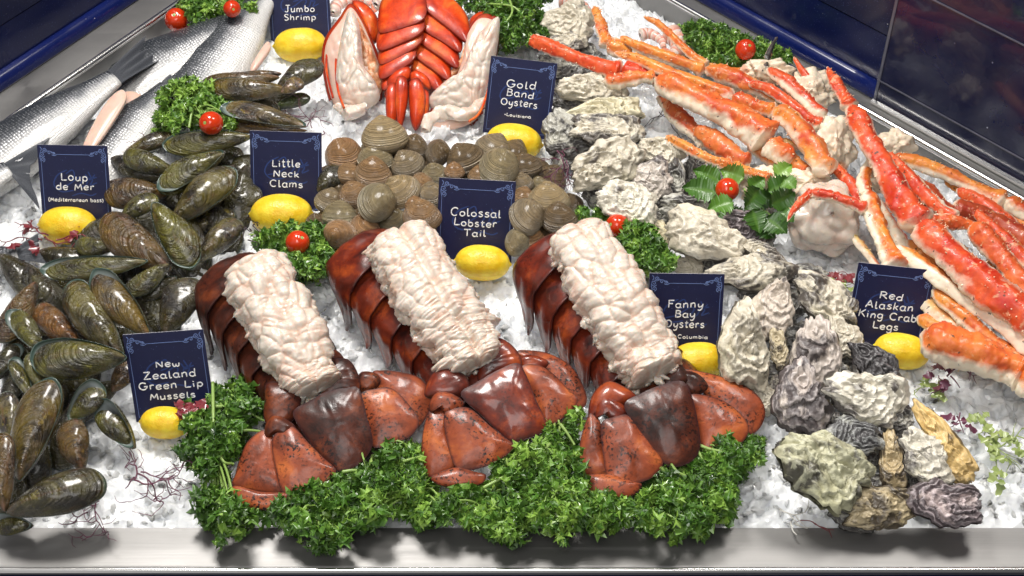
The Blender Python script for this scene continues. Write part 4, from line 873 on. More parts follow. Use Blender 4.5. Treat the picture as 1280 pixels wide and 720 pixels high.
for a in (
 (682, 20, 742, 34, 54, a3, "round cream oyster at the very back, right of the dark parsley", CR, .0, dict(flakes=5)),
 (672, 58, 730, 50, 26, a2, "oyster half covered by the red crab leg tip at the back", CR, .2, {}),
 (672, 74, 728, 88, 38, a2, "dark grey oyster right of the Gold Band card's top corner", GR, .45, {}),
 (698, 106, 782, 118, 38, a3, "lumpy cream oyster right of the Gold Band card under the crab legs", CR, .05, dict(rough=1.2)),
 (690, 128, 738, 132, 20, a1, "dark flaky oyster edge against the right side of the Gold Band card", GR, .6, {}),
 (714, 148, 806, 138, 40, a3, "long cream and tan oyster below the lumpy one, on the back slope", (1.05, 1.0, .78), .0, dict(rough=1.15)),
 (712, 158, 798, 170, 44, a3 + .008, "oyster with dark grey patches lying over the long cream and tan one", CR, .35, {}),
 (690, 144, 720, 196, 54, a2, "grey oyster with fan like lines beside the Gold Band lemon", GR, .32, dict(ridges=9, flakes=9)),
 (700, 180, 722, 205, 44, a1, "grey lined oyster behind the purple seaweed", GR, .35, dict(ridges=7)),
 (716, 222, 800, 192, 58, a4, "large greenish cream oyster with a ruffled shadowed lip, mid slope", CR, .02, dict(rough=1.3)),
 (798, 180, 850, 200, 38, a3, "cream knobbly oyster just left of the spiny crab leg", CR, .08, dict(rough=1.3)),
 (792, 220, 840, 232, 56, a3, "round pinkish white oyster in the middle of the right slope", (1.05, .98, .98), .10, {}),
 (752, 246, 822, 258, 52, a4, "white folded oyster above the tomato by the rightmost raw tail", WH, .0, dict(rough=1.2)),
 (728, 242, 760, 256, 24, a1, "small grey striped oyster next to the right end of the clams", GR, .3, dict(ridges=7)),
 (808, 280, 834, 308, 38, a2, "yellowish cream oyster in front of the parsley and tomato", (1.1, 1.02, .76), .0, {}),
 (826, 256, 902, 266, 40, a2, "grey mottled oyster behind the biggest cream one", GR, .28, {}),
 (926, 306, 834, 278, 62, a4, "biggest cream oyster, pointed to the right, at mid right slope", CR, .0, dict(rough=1.05, flakes=4)),
 (904, 280, 962, 290, 40, a3, "purple grey ribbed oyster touching the flat celery leaves", PU, .52, dict(ridges=7)),
 (986, 342, 932, 304, 30, a3, "narrow layered oyster with a pointed tip toward the Alaskan card", CR, .22, dict(flakes=10)),
 (880, 340, 986, 338, 46, a3, "wide smooth cream oyster right above the Fanny Bay card's corner", CR, .10, dict(rough=.8)),
 (842, 330, 878, 336, 24, a1, "small pale oyster peeping over the Fanny Bay card", CR, .1, {}),
 (862, 188, 880, 224, 28, a2, "narrow grey lined oyster left of the celery leaves", GR, .4, dict(ridges=6)),
 (842, 200, 850, 246, 24, a2, "slim dark striped oyster beside the round pinkish white one", GR, .45, dict(ridges=5)),
 (930, 378, 934, 484, 64, a4, "tall lumpy cream oyster standing right of the Fanny Bay card", CR, .0, dict(rough=1.5, tilt=38)),
 (980, 350, 958, 418, 50, a3, "pinkish cream spiky oyster leaning on the tall lumpy one", (1.05, .96, .92), .08, dict(rough=1.3, teeth=.06)),
 (992, 350, 1066, 400, 58, a3, "broad oyster with rows of dark flakes behind the long pinkish one", CR, .22, dict(flakes=9, rough=1.2)),
 (1020, 392, 1016, 490, 58, a4, "long pinkish oyster with grey blotches in the centre of the front oysters", (.98, .90, .9), .22, dict(tilt=35)),
 (970, 412, 976, 462, 22, a2, "thin brown oyster edge between the tall lumpy one and the long pinkish one", (.9, .8, .6), .2, {}),
 (1046, 396, 1062, 448, 40, a2, "pale cream oyster left of the charcoal one, beside the Alaskan lemon", CR, .05, {}),
 (1062, 430, 1124, 482, 46, a4, "charcoal wrinkled oyster with a white spot in front of the Alaskan lemon", CH_, .75, dict(ridges=5, flakes=8)),
 (1098, 494, 1084, 446, 44, a1, "brownish grey oyster under the charcoal one", GR, .45, {}),
 (1002, 456, 1004, 548, 72, a3, "big oyster, cream on top and purple striped at its lower end", (1.0, .92, .95), .34, dict(ridges=9, tilt=35)),
 (1036, 488, 1136, 512, 66, a4, "white fan shaped oyster with dark wavy growth lines, front centre", WH, .12, dict(flakes=8, rough=1.2, ridges=8)),
 (1104, 556, 1036, 540, 50, a3, "slate grey oyster with round swirling lines under the white fan one", (.66, .7, .74), .40, dict(flakes=11)),
 (980, 552, 1076, 614, 84, a4, "large greenish knobbly oyster nearest the front ice on the left", (.86, .88, .68), .10, dict(rough=1.5, teeth=.08, flakes=5)),
 (1112, 540, 1118, 612, 32, a2, "brown oyster seen side on between the greenish and the white ribbed ones", (.9, .74, .48), .18, {}),
 (1126, 542, 1182, 600, 56, a3, "white ribbed oyster with grey rays beside the golden one", WH, .14, dict(ridges=10, flakes=6)),
 (1146, 510, 1216, 602, 38, a3, "long golden yellow oyster at the right edge of the front oysters", GO, .0, dict(rough=.9)),
 (1062, 640, 1146, 628, 52, a2, "brown and yellow blotched oyster against the steel ledge", (.8, .68, .46), .32, {}),
 (1230, 634, 1140, 622, 56, a2 + .006, "dark purple oyster with white flakes, at the front right by the ledge", (.9, .78, .86), .50, dict(flakes=7, rough=1.3)),
 (944, 484, 962, 518, 34, a1, "cream oyster edge touching the rightmost raw tail's fan", CR, .1, {}),
 (965, 470, 982, 500, 36, a1, "small mottled oyster below the tall lumpy one", CR, .3, {}),
 (1100, 505, 1140, 540, 44, a1, "shaded brown oyster behind the golden yellow one's top", GR, .5, {}),
 (930, 345, 950, 372, 40, a1, "dark hollow looking oyster under the wide smooth cream one", GR, .8, {}),
): 
    k = dict(a[9]); k.setdefault('roll', float(RNG.uniform(-14, 14))); oyster(*a[:7], tint=a[7], dark=a[8], **k)
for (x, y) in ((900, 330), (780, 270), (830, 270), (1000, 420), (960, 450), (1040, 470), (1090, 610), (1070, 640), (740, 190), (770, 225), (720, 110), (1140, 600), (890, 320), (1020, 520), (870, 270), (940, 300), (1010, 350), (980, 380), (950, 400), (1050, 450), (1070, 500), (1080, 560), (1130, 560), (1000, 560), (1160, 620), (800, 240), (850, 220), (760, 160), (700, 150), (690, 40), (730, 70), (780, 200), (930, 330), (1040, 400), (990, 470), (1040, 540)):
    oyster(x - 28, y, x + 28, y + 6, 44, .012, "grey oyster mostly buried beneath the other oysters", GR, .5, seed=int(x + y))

# ================================================================== PLATES TRACED AS OUTLINES
def plate(mb, poly, zc, tilt, hgt, O, thick=.003, n=60, nr=12, crown=2.2, rz=.0, nse=.0012, roll=0.0, sharp=False, seed=1, root=None, lobes=0.0, lens=False):
    """a domed plate lying on a leaning plane, its own thickness; O = origin of the owner"""
    pc = np.mean(np.array(poly), 0); M = G(pc[0], pc[1], zc); t = math.radians(tilt); rl = math.radians(roll)
    nn = nrm([math.sin(rl), -math.sin(t) * math.cos(rl), math.cos(t) * math.cos(rl)])
    Pw = np.array([hit(a, b, M, nn) for a, b in poly])
    if sharp:
        Q = []; 
        for i in range(len(Pw)):
            for k in np.linspace(0, 1, max(2, n // len(Pw)), endpoint=False): Q.append(Pw[i] * (1 - k) + Pw[(i + 1) % len(Pw)] * k)
        Q = np.array(Q)
    else: Q = crom(Pw, n, True)
    n = len(Q); c = Q.mean(0); r = np.sin(np.linspace(0, 1, nr + 1)[1:] * math.pi / 2)
    V = np.concatenate([c[None], (c + r[:, None, None] * (Q - c)).reshape(-1, 3)]); rr = np.r_[0, np.repeat(r, n)]
    h = hgt * np.clip(1 - rr ** crown, 0, 1) ** .6 if crown < 3 else hgt * (1 - rr ** crown)
    if lens: h = hgt * (1 - rr ** 2.4) + nse * fbm(V * 60, seed, 3) * (1 - rr ** 4) + nse * fbm(V * 60, seed, 3) * (1 - rr ** 4)
    if root is not None:
        r0 = hit(root[0], root[1], M, nn); ax = nrm(c - r0); la = np.cross(nn, ax); dd = V - r0; ang = np.arctan2(dd @ la, np.maximum(dd @ ax, .004))
        h = h + (1 - rr ** 8) * (.0005 * vnoise(pad3(ang * 9, rr * 0 + np.linalg.norm(dd, axis=1) * 18), seed))
    if lobes:
        w1, w2 = worley(V * np.array([75, 42, 60.]) + .9 * np.stack([vnoise(V * 45, seed), vnoise(V * 45, seed + 1), vnoise(V * 45, seed + 2)], -1), seed); h = h + lobes * (np.clip(1 - w1 ** 2 * 1.3, 0, 1) + .6 * np.clip((w2 - w1) / .3, 0, 1)) * (1 - rr ** 6)
    up = V + nn * h[:, None]; dn = V - nn * thick
    # keep winding facing the normal
    a = np.cross(Q[1] - Q[0], c - Q[0]); F = polar(nr, n)
    if np.dot(a, nn) < 0: F = [list(q)[::-1] for q in F]
    N = len(V); b = 1 + (nr - 1) * n
    mb.add(np.concatenate([up, dn]) - O, [list(q) for q in F] + [[k + N for k in q][::-1] for q in F] + [[b + k, N + b + k, N + b + (k + 1) % n, b + (k + 1) % n] for k in range(n)], r=np.r_[rr, rr])
    return mb

# ================================================================== RAW LOBSTER TAILS
FANPOLY = []
def raw_tail(lab, ax0, ax1, mpath, mw, meat_z, h0, h1, hw0, hw1, fan, bandm, fanm, darkm, seed, fanroot, mp, nb=6, s0=-.02, latoff=0.0):
    A, B = G(*ax0), G(*ax1); U = nrm(B - A); Lx = np.linalg.norm(B - A); Wv = np.array([0, 0, 1.0]); Vl = np.cross(Wv, U)   # Vl: lobster's lateral
    if Vl[0] > 0: Vl = -Vl                                                         # towards picture left
    O = A.copy(); t = thing("lobster_tail", lab, "lobster tail", at(O), "colossal raw lobster tails")
    # overlapping abdominal bands, each ending in a pointed flap
    for i in range(nb):
        sc = s0 + (i + .5) * (1.0 - s0) / (nb - .2); k = np.clip(sc, 0, 1)
        h = h0 + (h1 - h0) * k; a = hw0 + (hw1 - hw0) * k; hl = .155 * Lx / (nb / 5) * (1.0 if i < nb - 1 else 1.1)
        nq, nv = 56, 14; q = np.linspace(0, 1, nq); phi = np.pi * q
        V = np.zeros((nq, nv, 3)); rr = np.zeros((nq, nv)); sn = np.sin(phi)
        halfl = hl * np.clip((sn / .62), 0.0, 1) ** .48 + .0006; sweep_ = .020 * np.clip(1 - sn / .55, 0, 1)
        e = np.linspace(-1, 1, nv)
        for j in range(nv):
            u = sc * Lx + e[j] * halfl + sweep_ * (1 + .15 * e[j])
            infl = 1.0 + .075 * (e[j] * .5 + .5) + .035 * (1 - e[j] ** 2) + .018 * np.exp(-((e[j] - .55) / .16) ** 2)             # rear edge stands over the next band
            lat = a * np.cos(phi) * (1.0 + .12 * np.sin(phi * 2) ** 2) * infl
            ww = h * np.clip(sn, 0, 1) ** .62 * infl + .002
            V[:, j] = A - O + U * u[:, None] + Vl * (lat + latoff)[:, None] + Wv * ww[:, None]
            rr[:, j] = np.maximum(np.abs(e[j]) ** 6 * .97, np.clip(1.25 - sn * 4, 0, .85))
        nzv = fbm(V * 55, seed + i, 4) + .5 * np.sin(np.linspace(-1, 1, nv) * 7)[None]; cen = V - (A - O); nd = np.cross(np.gradient(V, axis=0), np.gradient(V, axis=1)); nd /= np.linalg.norm(nd, axis=-1, keepdims=True) + 1e-9
        outd = V - (A - O + U * (sc * Lx)); sgn = np.sign(np.sum(nd * outd, -1).mean()); nd = nd * sgn
        V = V + nd * (.0014 * nzv)[..., None]; Vin = V - nd * .0028
        m = MB(); flip = sgn < 0; N = nq * nv
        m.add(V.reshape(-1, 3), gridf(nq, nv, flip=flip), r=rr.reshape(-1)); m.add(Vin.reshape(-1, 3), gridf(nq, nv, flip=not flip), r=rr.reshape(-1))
        idx = np.arange(N).reshape(nq, nv); bd = list(idx[:, 0]) + list(idx[-1, 1:]) + list(idx[::-1, -1][1:]) + list(idx[0, ::-1][1:-1])
        for a_, b_ in zip(bd, bd[1:] + bd[:1]): m.F.append([int(a_), int(b_), int(b_ + N), int(a_ + N)]); m.MI.append(0)
        m.build("shell_segment", MAT[darkm if i >= nb - 1 else bandm], t)
    # tail fan plates
    for nm, poly, z, tl, hg, mt in fan:
        pc_ = np.mean(np.array(poly), 0); poly = [(pc_[0] + (x - pc_[0]) * 1.07, pc_[1] + (y - pc_[1]) * 1.07) for x, y in poly]; FANPOLY.append([(pc_[0] + (x - pc_[0]) * 1.22, pc_[1] + (y - pc_[1]) * 1.22) for x, y in poly])
        m = MB(); plate(m, poly, z + .016, tl, hg * .75, O, seed=seed + len(nm), lens='plate' in nm, crown=3.2, thick=.0018, nse=.0004, root=fanroot, nr=20, n=90); m.build(nm, MAT[mt], t)
    cp = [f for f in fan if f[0] == 'centre_fan_plate'][0][1]; cc_ = np.mean(np.array(cp), 0)
    m = MB(); plate(m, [(cc_[0] + (x - cc_[0]) * 1.45, cc_[1] + (y - cc_[1]) * 1.1 - 4) for x, y in cp], .028, 22, .003, O, seed=seed); m.build('fan_gap_shade', MAT['lobster_dark'], t)  # added dark plate, stands in for shade in the gaps between fan plates
    # meat riding on top of the shell
    n, k = 230, 150; P = crom([G(x, y, z) for (x, y), z in zip(mpath, meat_z)], n); wd = crom([[w_, 0] for w_ in mw], n)[:, 0] / 2 / ppm(P[n // 2])
    T = nrm(P[-1] - P[0]); lat = np.cross(T, Wv); lat = nrm(lat); upm = np.cross(lat, T)
    if lat[0] < 0: pass
    th = np.linspace(0, 2 * np.pi, k, endpoint=False); s = np.linspace(0, 1, n); Ln = np.linalg.norm(P[-1] - P[0])
    endc = np.clip(1 - np.clip((.075 - s) / .075, 0, 1) ** 2.4 , .0, 1) ** .5 * np.clip(1 - np.clip((s - .93) / .07, 0, 1) ** 2.5, 0, 1) ** .5
    endc = np.maximum(endc, .03)
    ct_, st_ = np.cos(th), np.sin(th)
    sq = lambda x, e: np.sign(x) * np.abs(x) ** e
    lx = sq(ct_, .75)[None] * (wd * endc)[:, None]; lz = sq(st_, .8)[None] * (.026 * endc * (.85 + .3 * (wd / wd.max())))[:, None]
    # muscle lobes: slanted cells, mirrored about the middle groove
    ls = lx / .011; us = s[:, None] * Ln / .0125 + np.abs(lx) / .040
    side_ = np.where(lx >= 0, 3.0, 11.0)
    p = np.stack([np.abs(ls) * .50 * mp[0] + side_, us * .62 * mp[0] + side_, lz / .026], -1); f1, f2 = worley(p + np.stack([.42 * vnoise(p * .7, seed), .42 * vnoise(p * .7, seed + 8), p[..., 0] * 0], -1), seed)
    lobe = np.clip((f2 - f1) / .34, 0, 1); lobe = np.sin(lobe * np.pi / 2) ** .8; puff = np.clip(1 - f1 ** 2 * 1.3, 0, 1)
    groove = np.exp(-(lx / .0045) ** 2) * np.clip(st_, 0, 1)[None]
    fibers = np.sin((us * 3 + ls * .8) * 2.2 + 3 * vnoise(p, seed + 2)) * .0003 + .00055 * mp[3] * vnoise(np.stack([ls * .9 + side_, us * 7 - np.abs(ls) * 3, lz / .03], -1), seed + 12) + .00025 * vnoise(np.stack([ls * 6, us * 6, lz / .006], -1), seed + 13)
    ragged = np.clip(1 - np.abs(st_) * 1.6, 0, 1)[None] * .006 * fbm(np.stack([lx / .012, s[:, None] * Ln / .009 + lx * 0, lz / .02], -1), seed + 21, 4)
    d = mp[4] * ragged + .0021 * mp[1] * lobe + .0034 * mp[2] * puff - .006 * mp[5] * groove + fibers + .0042 * fbm(np.stack([lx / .035, s[:, None] * Ln / .035 + lx * 0, lz / .035], -1), seed + 3, 2)
    V = P[:, None] + lat * lx[..., None] + upm * lz[..., None]; rad = lat * (ct_[None] * np.ones((n, 1)))[..., None] + upm * (1.1 * st_[None] * np.ones((n, 1)))[..., None]
    V = V + rad * d[..., None]
    m = MB(); F = [list(q) for q in gridf(n, k, wv=True)] + [list(range(k))[::-1], [(n - 1) * k + j for j in range(k)]]
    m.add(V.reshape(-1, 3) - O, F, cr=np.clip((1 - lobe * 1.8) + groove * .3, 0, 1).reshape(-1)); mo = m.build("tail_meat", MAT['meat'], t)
    rg = np.random.default_rng(seed)                                             # torn shreds of meat at the lower end and edges
    m = MB()
    for j in range(40):
        if j < 17: base = P[-1] + lat * rg.uniform(-1, 1) * wd[-1] * 1.0 - T * rg.uniform(-.006, .02) + Wv * rg.uniform(-.012, .006)
        else:
            i = int(rg.integers(20, n - 20)); base = P[i] + lat * (wd[i] * 1.02 * (1 if rg.random() < .25 else -1) * np.sign(lat[0]) ) - upm * rg.uniform(.0, .012)
        q, k2 = 12, 12; tt = np.linspace(.05, np.pi - .05, q); a = np.linspace(0, 2 * np.pi, k2, endpoint=False); r0 = rg.uniform(.0025, .0068)
        W_ = np.stack([np.cos(tt)[:, None] + a * 0, np.sin(tt)[:, None] * np.cos(a), np.sin(tt)[:, None] * np.sin(a)], -1); W_ = W_ * (1 + .55 * fbm(W_ * 2.2 + j * 3.1, seed, 3))[..., None]
        W_ = (W_ * (r0 * rg.uniform(1, 1.8), r0, r0 * .75)) @ rotm(rg).T + base
        m.add(W_.reshape(-1, 3) - O, list(gridf(q, k2, wv=True)) + [list(range(k2))[::-1], [(q - 1) * k2 + z_ for z_ in range(k2)]], cr=rg.uniform(0, .3))
    tag(m.build("meat_shreds", MAT['meat'], t), kind="stuff")
    return t
def sh(poly, dx, dy, sc=1.0, c=None):
    return [(x + dx, y + dy) for x, y in poly]
fan1 = [("last_segment", [(332, 500), (336, 480), (372, 484), (372, 512), (358, 530), (338, 532), (331, 520)], .045, 25, .012, 'lobster_dark'),
        ("last_segment", [(404, 458), (432, 450), (447, 470), (446, 490), (425, 494), (400, 496)], .046, 25, .010, 'lobster_dark'),
        ("outer_fan_plate", [(468, 470), (480, 465), (502, 467), (524, 474), (536, 492), (537, 508), (522, 531), (505, 535), (480, 510)], .020, 22, .009, 'lobster_fan'),
        ("outer_fan_plate", [(332, 540), (312, 552), (302, 572), (296, 592), (294, 606), (325, 613), (354, 614), (352, 590), (346, 560)], .022, 24, .010, 'lobster_fan'),
        ("outer_fan_tip", [(294, 608), (325, 615), (356, 617), (352, 628), (334, 636), (310, 633), (293, 622)], .016, 18, .006, 'lobster_fan'),
        ("inner_fan_plate", [(452, 496), (472, 488), (490, 488), (508, 505), (521, 525), (512, 543), (490, 552), (467, 556), (456, 530)], .028, 24, .009, 'lobster_fan'),
        ("inner_fan_plate", [(342, 552), (352, 540), (367, 536), (385, 555), (402, 572), (417, 588), (400, 604), (370, 614), (354, 612), (345, 580)], .030, 24, .010, 'lobster_fan'),
        ("fan_joint", [(333, 546), (333, 530), (342, 520), (356, 524), (368, 534), (362, 547), (346, 543)], .042, 30, .010, 'lobster_dark'),
        ("fan_joint", [(446, 482), (452, 466), (470, 468), (474, 480), (458, 492)], .040, 30, .008, 'lobster_dark'),
        ("centre_fan_plate", [(370, 518), (388, 504), (410, 492), (432, 488), (447, 489), (456, 520), (463, 552), (452, 572), (432, 585), (413, 579), (390, 552)], .042, 26, .012, 'lobster_dark')]
fan2 = [("last_segment", [(532, 492), (540, 470), (556, 460), (580, 470), (584, 488), (570, 498), (545, 498)], .046, 25, .012, 'lobster_shell'),
        ("last_segment", [(598, 470), (604, 436), (622, 424), (642, 436), (650, 456), (630, 466), (606, 476)], .048, 28, .010, 'lobster_shell'),
        ("outer_fan_plate", [(648, 442), (668, 440), (690, 445), (712, 458), (725, 478), (731, 500), (716, 512), (690, 490), (664, 462)], .022, 22, .009, 'lobster_fan'),
        ("outer_fan_plate", [(538, 516), (531, 535), (528, 560), (530, 582), (540, 594), (568, 583), (572, 570), (560, 540), (556, 516)], .024, 24, .010, 'lobster_fan'),
        ("outer_fan_tip", [(542, 595), (570, 585), (592, 590), (605, 594), (600, 604), (578, 609), (556, 607), (544, 602)], .018, 18, .006, 'lobster_fan'),
        ("inner_fan_plate", [(653, 462), (672, 458), (690, 468), (708, 486), (720, 500), (706, 518), (684, 530), (676, 520), (664, 490)], .030, 24, .009, 'lobster_fan'),
        ("inner_fan_plate", [(558, 520), (574, 512), (590, 514), (610, 532), (628, 546), (640, 558), (620, 574), (598, 583), (574, 584), (562, 556)], .032, 24, .010, 'lobster_fan'),
        ("fan_joint", [(540, 516), (538, 504), (546, 492), (562, 492), (578, 503), (570, 516), (556, 518), (550, 510)], .044, 30, .010, 'lobster_fan'),
        ("fan_joint", [(652, 462), (650, 448), (664, 444), (684, 452), (676, 462)], .040, 30, .007, 'lobster_shell'),
        ("centre_fan_plate", [(580, 494), (598, 480), (622, 466), (646, 457), (656, 470), (668, 500), (680, 526), (676, 538), (646, 549), (634, 546), (606, 520)], .044, 26, .012, 'lobster_shell')]
fan3 = [("last_segment", [(738, 520), (742, 494), (760, 478), (782, 486), (794, 498), (776, 510), (758, 512)], .046, 25, .012, 'lobster_shell'),
        ("last_segment", [(826, 476), (840, 462), (852, 458), (860, 476), (846, 484), (830, 490)], .046, 28, .010, 'lobster_dark'),
        ("outer_fan_plate", [(858, 466), (885, 468), (912, 476), (938, 488), (952, 505), (953, 522), (942, 538), (925, 536), (890, 500)], .022, 22, .009, 'lobster_fan'),
        ("outer_fan_plate", [(738, 520), (728, 545), (724, 570), (724, 590), (752, 594), (762, 592), (756, 560), (750, 530)], .024, 24, .010, 'lobster_fan'),
        ("outer_fan_tip", [(738, 595), (765, 594), (790, 602), (800, 606), (790, 618), (768, 623), (746, 619), (737, 610)], .018, 18, .007, 'lobster_fan'),
        ("inner_fan_plate", [(864, 498), (882, 496), (906, 504), (926, 520), (934, 536), (925, 552), (906, 560), (880, 560), (872, 530)], .030, 22, .009, 'lobster_fan'),
        ("inner_fan_plate", [(754, 532), (768, 524), (786, 522), (800, 540), (814, 558), (826, 577), (814, 594), (790, 602), (764, 600), (756, 568)], .032, 24, .010, 'lobster_fan'),
        ("fan_joint", [(746, 522), (746, 506), (756, 496), (770, 500), (786, 516), (778, 528), (764, 526), (756, 518)], .044, 30, .010, 'lobster_shell'),
        ("fan_joint", [(852, 482), (854, 466), (872, 468), (884, 484), (866, 494)], .042, 30, .008, 'lobster_dark'),
        ("centre_fan_plate", [(784, 508), (804, 494), (828, 484), (852, 480), (864, 500), (872, 540), (872, 560), (862, 574), (842, 580), (824, 570), (802, 540)], .044, 26, .012, 'lobster_dark')]
raw_tail("leftmost raw lobster tail, dark blackened shell, white meat piled along its back", (302, 398), (398, 516), [(316, 326), (336, 370), (362, 420), (386, 470), (398, 492)], [74, 80, 78, 64, 48], [.120, .110, .092, .070, .060], .098, .045, .056, .050, fan1, 'lobster_dark', 'lobster_fan', 'lobster_dark', 101, (396, 478), (1.0, 1.0, 1.0, 1.0, 1.0, .5))
raw_tail("middle raw lobster tail under the Colossal card, shredded white meat split along the middle", (462, 366), (604, 500), [(494, 290), (520, 335), (552, 388), (582, 430), (600, 460)], [80, 86, 88, 80, 60], [.122, .114, .096, .074, .064], .094, .046, .057, .052, fan2, 'lobster_shell', 'lobster_fan', 'lobster_shell', 202, (606, 456), (1.1, .6, .85, 2.0, 1.7, 1.7))
raw_tail("rightmost raw lobster tail, glossy red brown bands and plump rounded meat", (690, 374), (818, 506), [(714, 288), (744, 334), (776, 390), (804, 440), (818, 476)], [76, 80, 82, 74, 58], [.122, .114, .096, .074, .064], .104, .046, .058, .052, fan3, 'lobster_shell', 'lobster_fan', 'lobster_dark', 303, (816, 470), (.92, 1.0, 1.05, 1.0, 1.0, .8))

# ================================================================== COOKED LOBSTER
def bandquad(x0, y0, x1, y1, h, sag=5):     # slanted band outline from its two lower corners
    return [(x0, y0), ((x0 + x1) / 2, (y0 + y1) / 2 + sag), (x1, y1), (x1 + 1, y1 - h * .6), (x1 - (x1 - x0) * .12, y1 - h), ((x0 + x1) / 2, (y0 + y1) / 2 - h + sag * .2), (x0 + (x1 - x0) * .1, y0 - h), (x0 - 1, y0 - h * .55)]
t0 = G(525, 120, .02)
ck = thing("cooked_lobster_shell", "bright red cooked lobster tail shells with two rows of overlapping bands, standing behind the clams", "lobster shell", at(t0))
LB = [((474, 40), (530, 22), 36), ((473, 62), (528, 38), 34), ((475, 80), (526, 52), 32), ((475, 98), (518, 72), 30), ((478, 112), (514, 84), 28), ((482, 122), (514, 98), 24)]
RB = [((532, 10), (585, 52), 34), ((528, 34), (576, 64), 34), ((524, 50), (572, 84), 32), ((518, 68), (562, 100), 30), ((514, 86), (552, 116), 28)]
for i, ((xa, ya), (xb, yb), h) in reversed(list(enumerate(LB))):
    m = MB(); plate(m, bandquad(xa, ya, xb, yb, h * 1.2, 4), .100 - .013 * i, 12, .0065, t0, seed=60 + i, n=56, nr=14, thick=.004, roll=-16, crown=3.4, nse=.002); m.build("shell_segment", MAT['cooked_shell'], ck)
for i, ((xa, ya), (xb, yb), h) in reversed(list(enumerate(RB))):
    m = MB(); plate(m, bandquad(xa, ya, xb, yb, h * 1.2, 2), .094 - .013 * i, 12, .0065, t0, seed=80 + i, n=56, nr=14, thick=.004, roll=16, crown=3.4, nse=.002); m.build("shell_segment", MAT['cooked_shell'], ck)
for j, (poly, z) in enumerate((([(484, 108), (494, 104), (500, 120), (498, 145), (490, 158), (484, 152), (482, 130)], .03), ([(497, 96), (508, 98), (510, 122), (505, 150), (499, 162), (495, 140), (494, 115)], .04), ([(512, 102), (524, 98), (532, 118), (530, 145), (520, 163), (513, 150), (511, 125)], .035), ([(527, 112), (536, 116), (536, 140), (532, 158), (528, 150), (526, 130)], .025), ([(484, 100), (498, 86), (512, 84), (513, 98), (500, 106), (488, 112)], .045), ([(513, 92), (522, 88), (536, 98), (538, 112), (526, 108), (515, 104)], .045))):
    m = MB(); plate(m, poly, z, 42, .010, t0, seed=95 + j, n=40, nr=8); m.build("fan_plate", MAT['cooked_shell'], ck)
# split halves
def half(lab, shell, mpoly, brown, curl, rim, top):
    c = np.mean(np.array(shell), 0); O = G(c[0], c[1], .03); t = thing("cooked_lobster_half", lab, "lobster half", at(O), "split halves of cooked lobster")
    m = MB(); plate(m, shell, .028, 35, .012, O, thick=.02, seed=7); m.build("shell", MAT['cooked_shell'], t)
    m = MB(); cs_ = np.mean(np.array(shell), 0); plate(m, [(cs_[0] + (x - cs_[0]) * .9, cs_[1] + (y - cs_[1]) * .93) for x, y in shell], .040, 35, .010, O, seed=5, nse=.004, lobes=.0015, nr=20, n=90); m.build('inner_skin', MAT['flesh'], t)
    if top: m = MB(); plate(m, top, .06, 40, .014, O, seed=17); m.build("shell_segment", MAT['cooked_shell'], t)
    m = MB(); plate(m, brown, .044, 38, .012, O, seed=9, nse=.008, lobes=.003, nr=24, n=90); m.A.setdefault('cr', [np.zeros(m.n)])
    m.A['cr'] = [np.full(m.n, 1.0)]; m.build("brown_meat", MAT['brown_meat'], t)
    for q, (pl, z, hg) in enumerate(mpoly):
        m = MB(); plate(m, pl, z, 38, hg, O, seed=21 + q, nse=.006, nr=34, n=130, lobes=.0032); m.A['cr'] = [np.zeros(m.n)]; m.build("white_meat", MAT['meat'], t)
    for pts in rim:
        m = MB(); tube(m, crom([G(x, y, .05) - O for x, y in pts], 24), .0018, 8, r=.5); m.build("shell_rim", MAT['cooked_shell'], t)
    m = MB(); tube(m, crom([G(x, y, .035) - O for x, y in curl], 60), np.interp(np.linspace(0, 1, 60), [0, .5, 1], [.006, .012, .007]), 32, cr=.15); V = m.V[0]; m.V[0] = V + .0035 * np.stack([fbm(V * 75, 3, 4), fbm(V * 75, 9, 4), fbm(V * 75, 15, 4)], -1); m.build("white_meat", MAT['meat'], t)
tb = NT("brown_meat"); v = tb.coord(); tb.set(Base_Color=tb.ramp(tb.noise(v, 70, 5, .65), (.35, (.42, .10, .03)), (.5, (.68, .30, .14)), (.66, (.82, .60, .44))), Roughness=.3, Subsurface_Weight=.15, Subsurface_Scale=.008); tb.normal(tb.bump(tb.noise(v, 110, 4), .6, .004)); MAT['brown_meat'] = tb.m
half("left split half of cooked lobster, white meat facing right, beside the Jumbo Shrimp lemon",
     [(438, 4), (424, 22), (408, 44), (402, 66), (404, 95), (412, 128), (424, 142), (446, 146), (466, 132), (478, 120), (476, 80), (466, 50), (452, 20)],
     [([(436, 14), (448, 28), (452, 58), (456, 84), (470, 104), (474, 124), (454, 138), (430, 134), (420, 105), (424, 60)], .06, .02)],
     [(446, 22), (456, 40), (470, 70), (478, 100), (474, 118), (462, 106), (450, 82), (446, 50)],
     [(420, 132), (438, 140), (458, 132)], [[(436, 14), (426, 40), (420, 75), (422, 110), (430, 135)], [(428, 26), (412, 50), (408, 85), (416, 122)]],
     [(440, 2), (456, 4), (472, 22), (474, 46), (464, 54), (450, 30)])
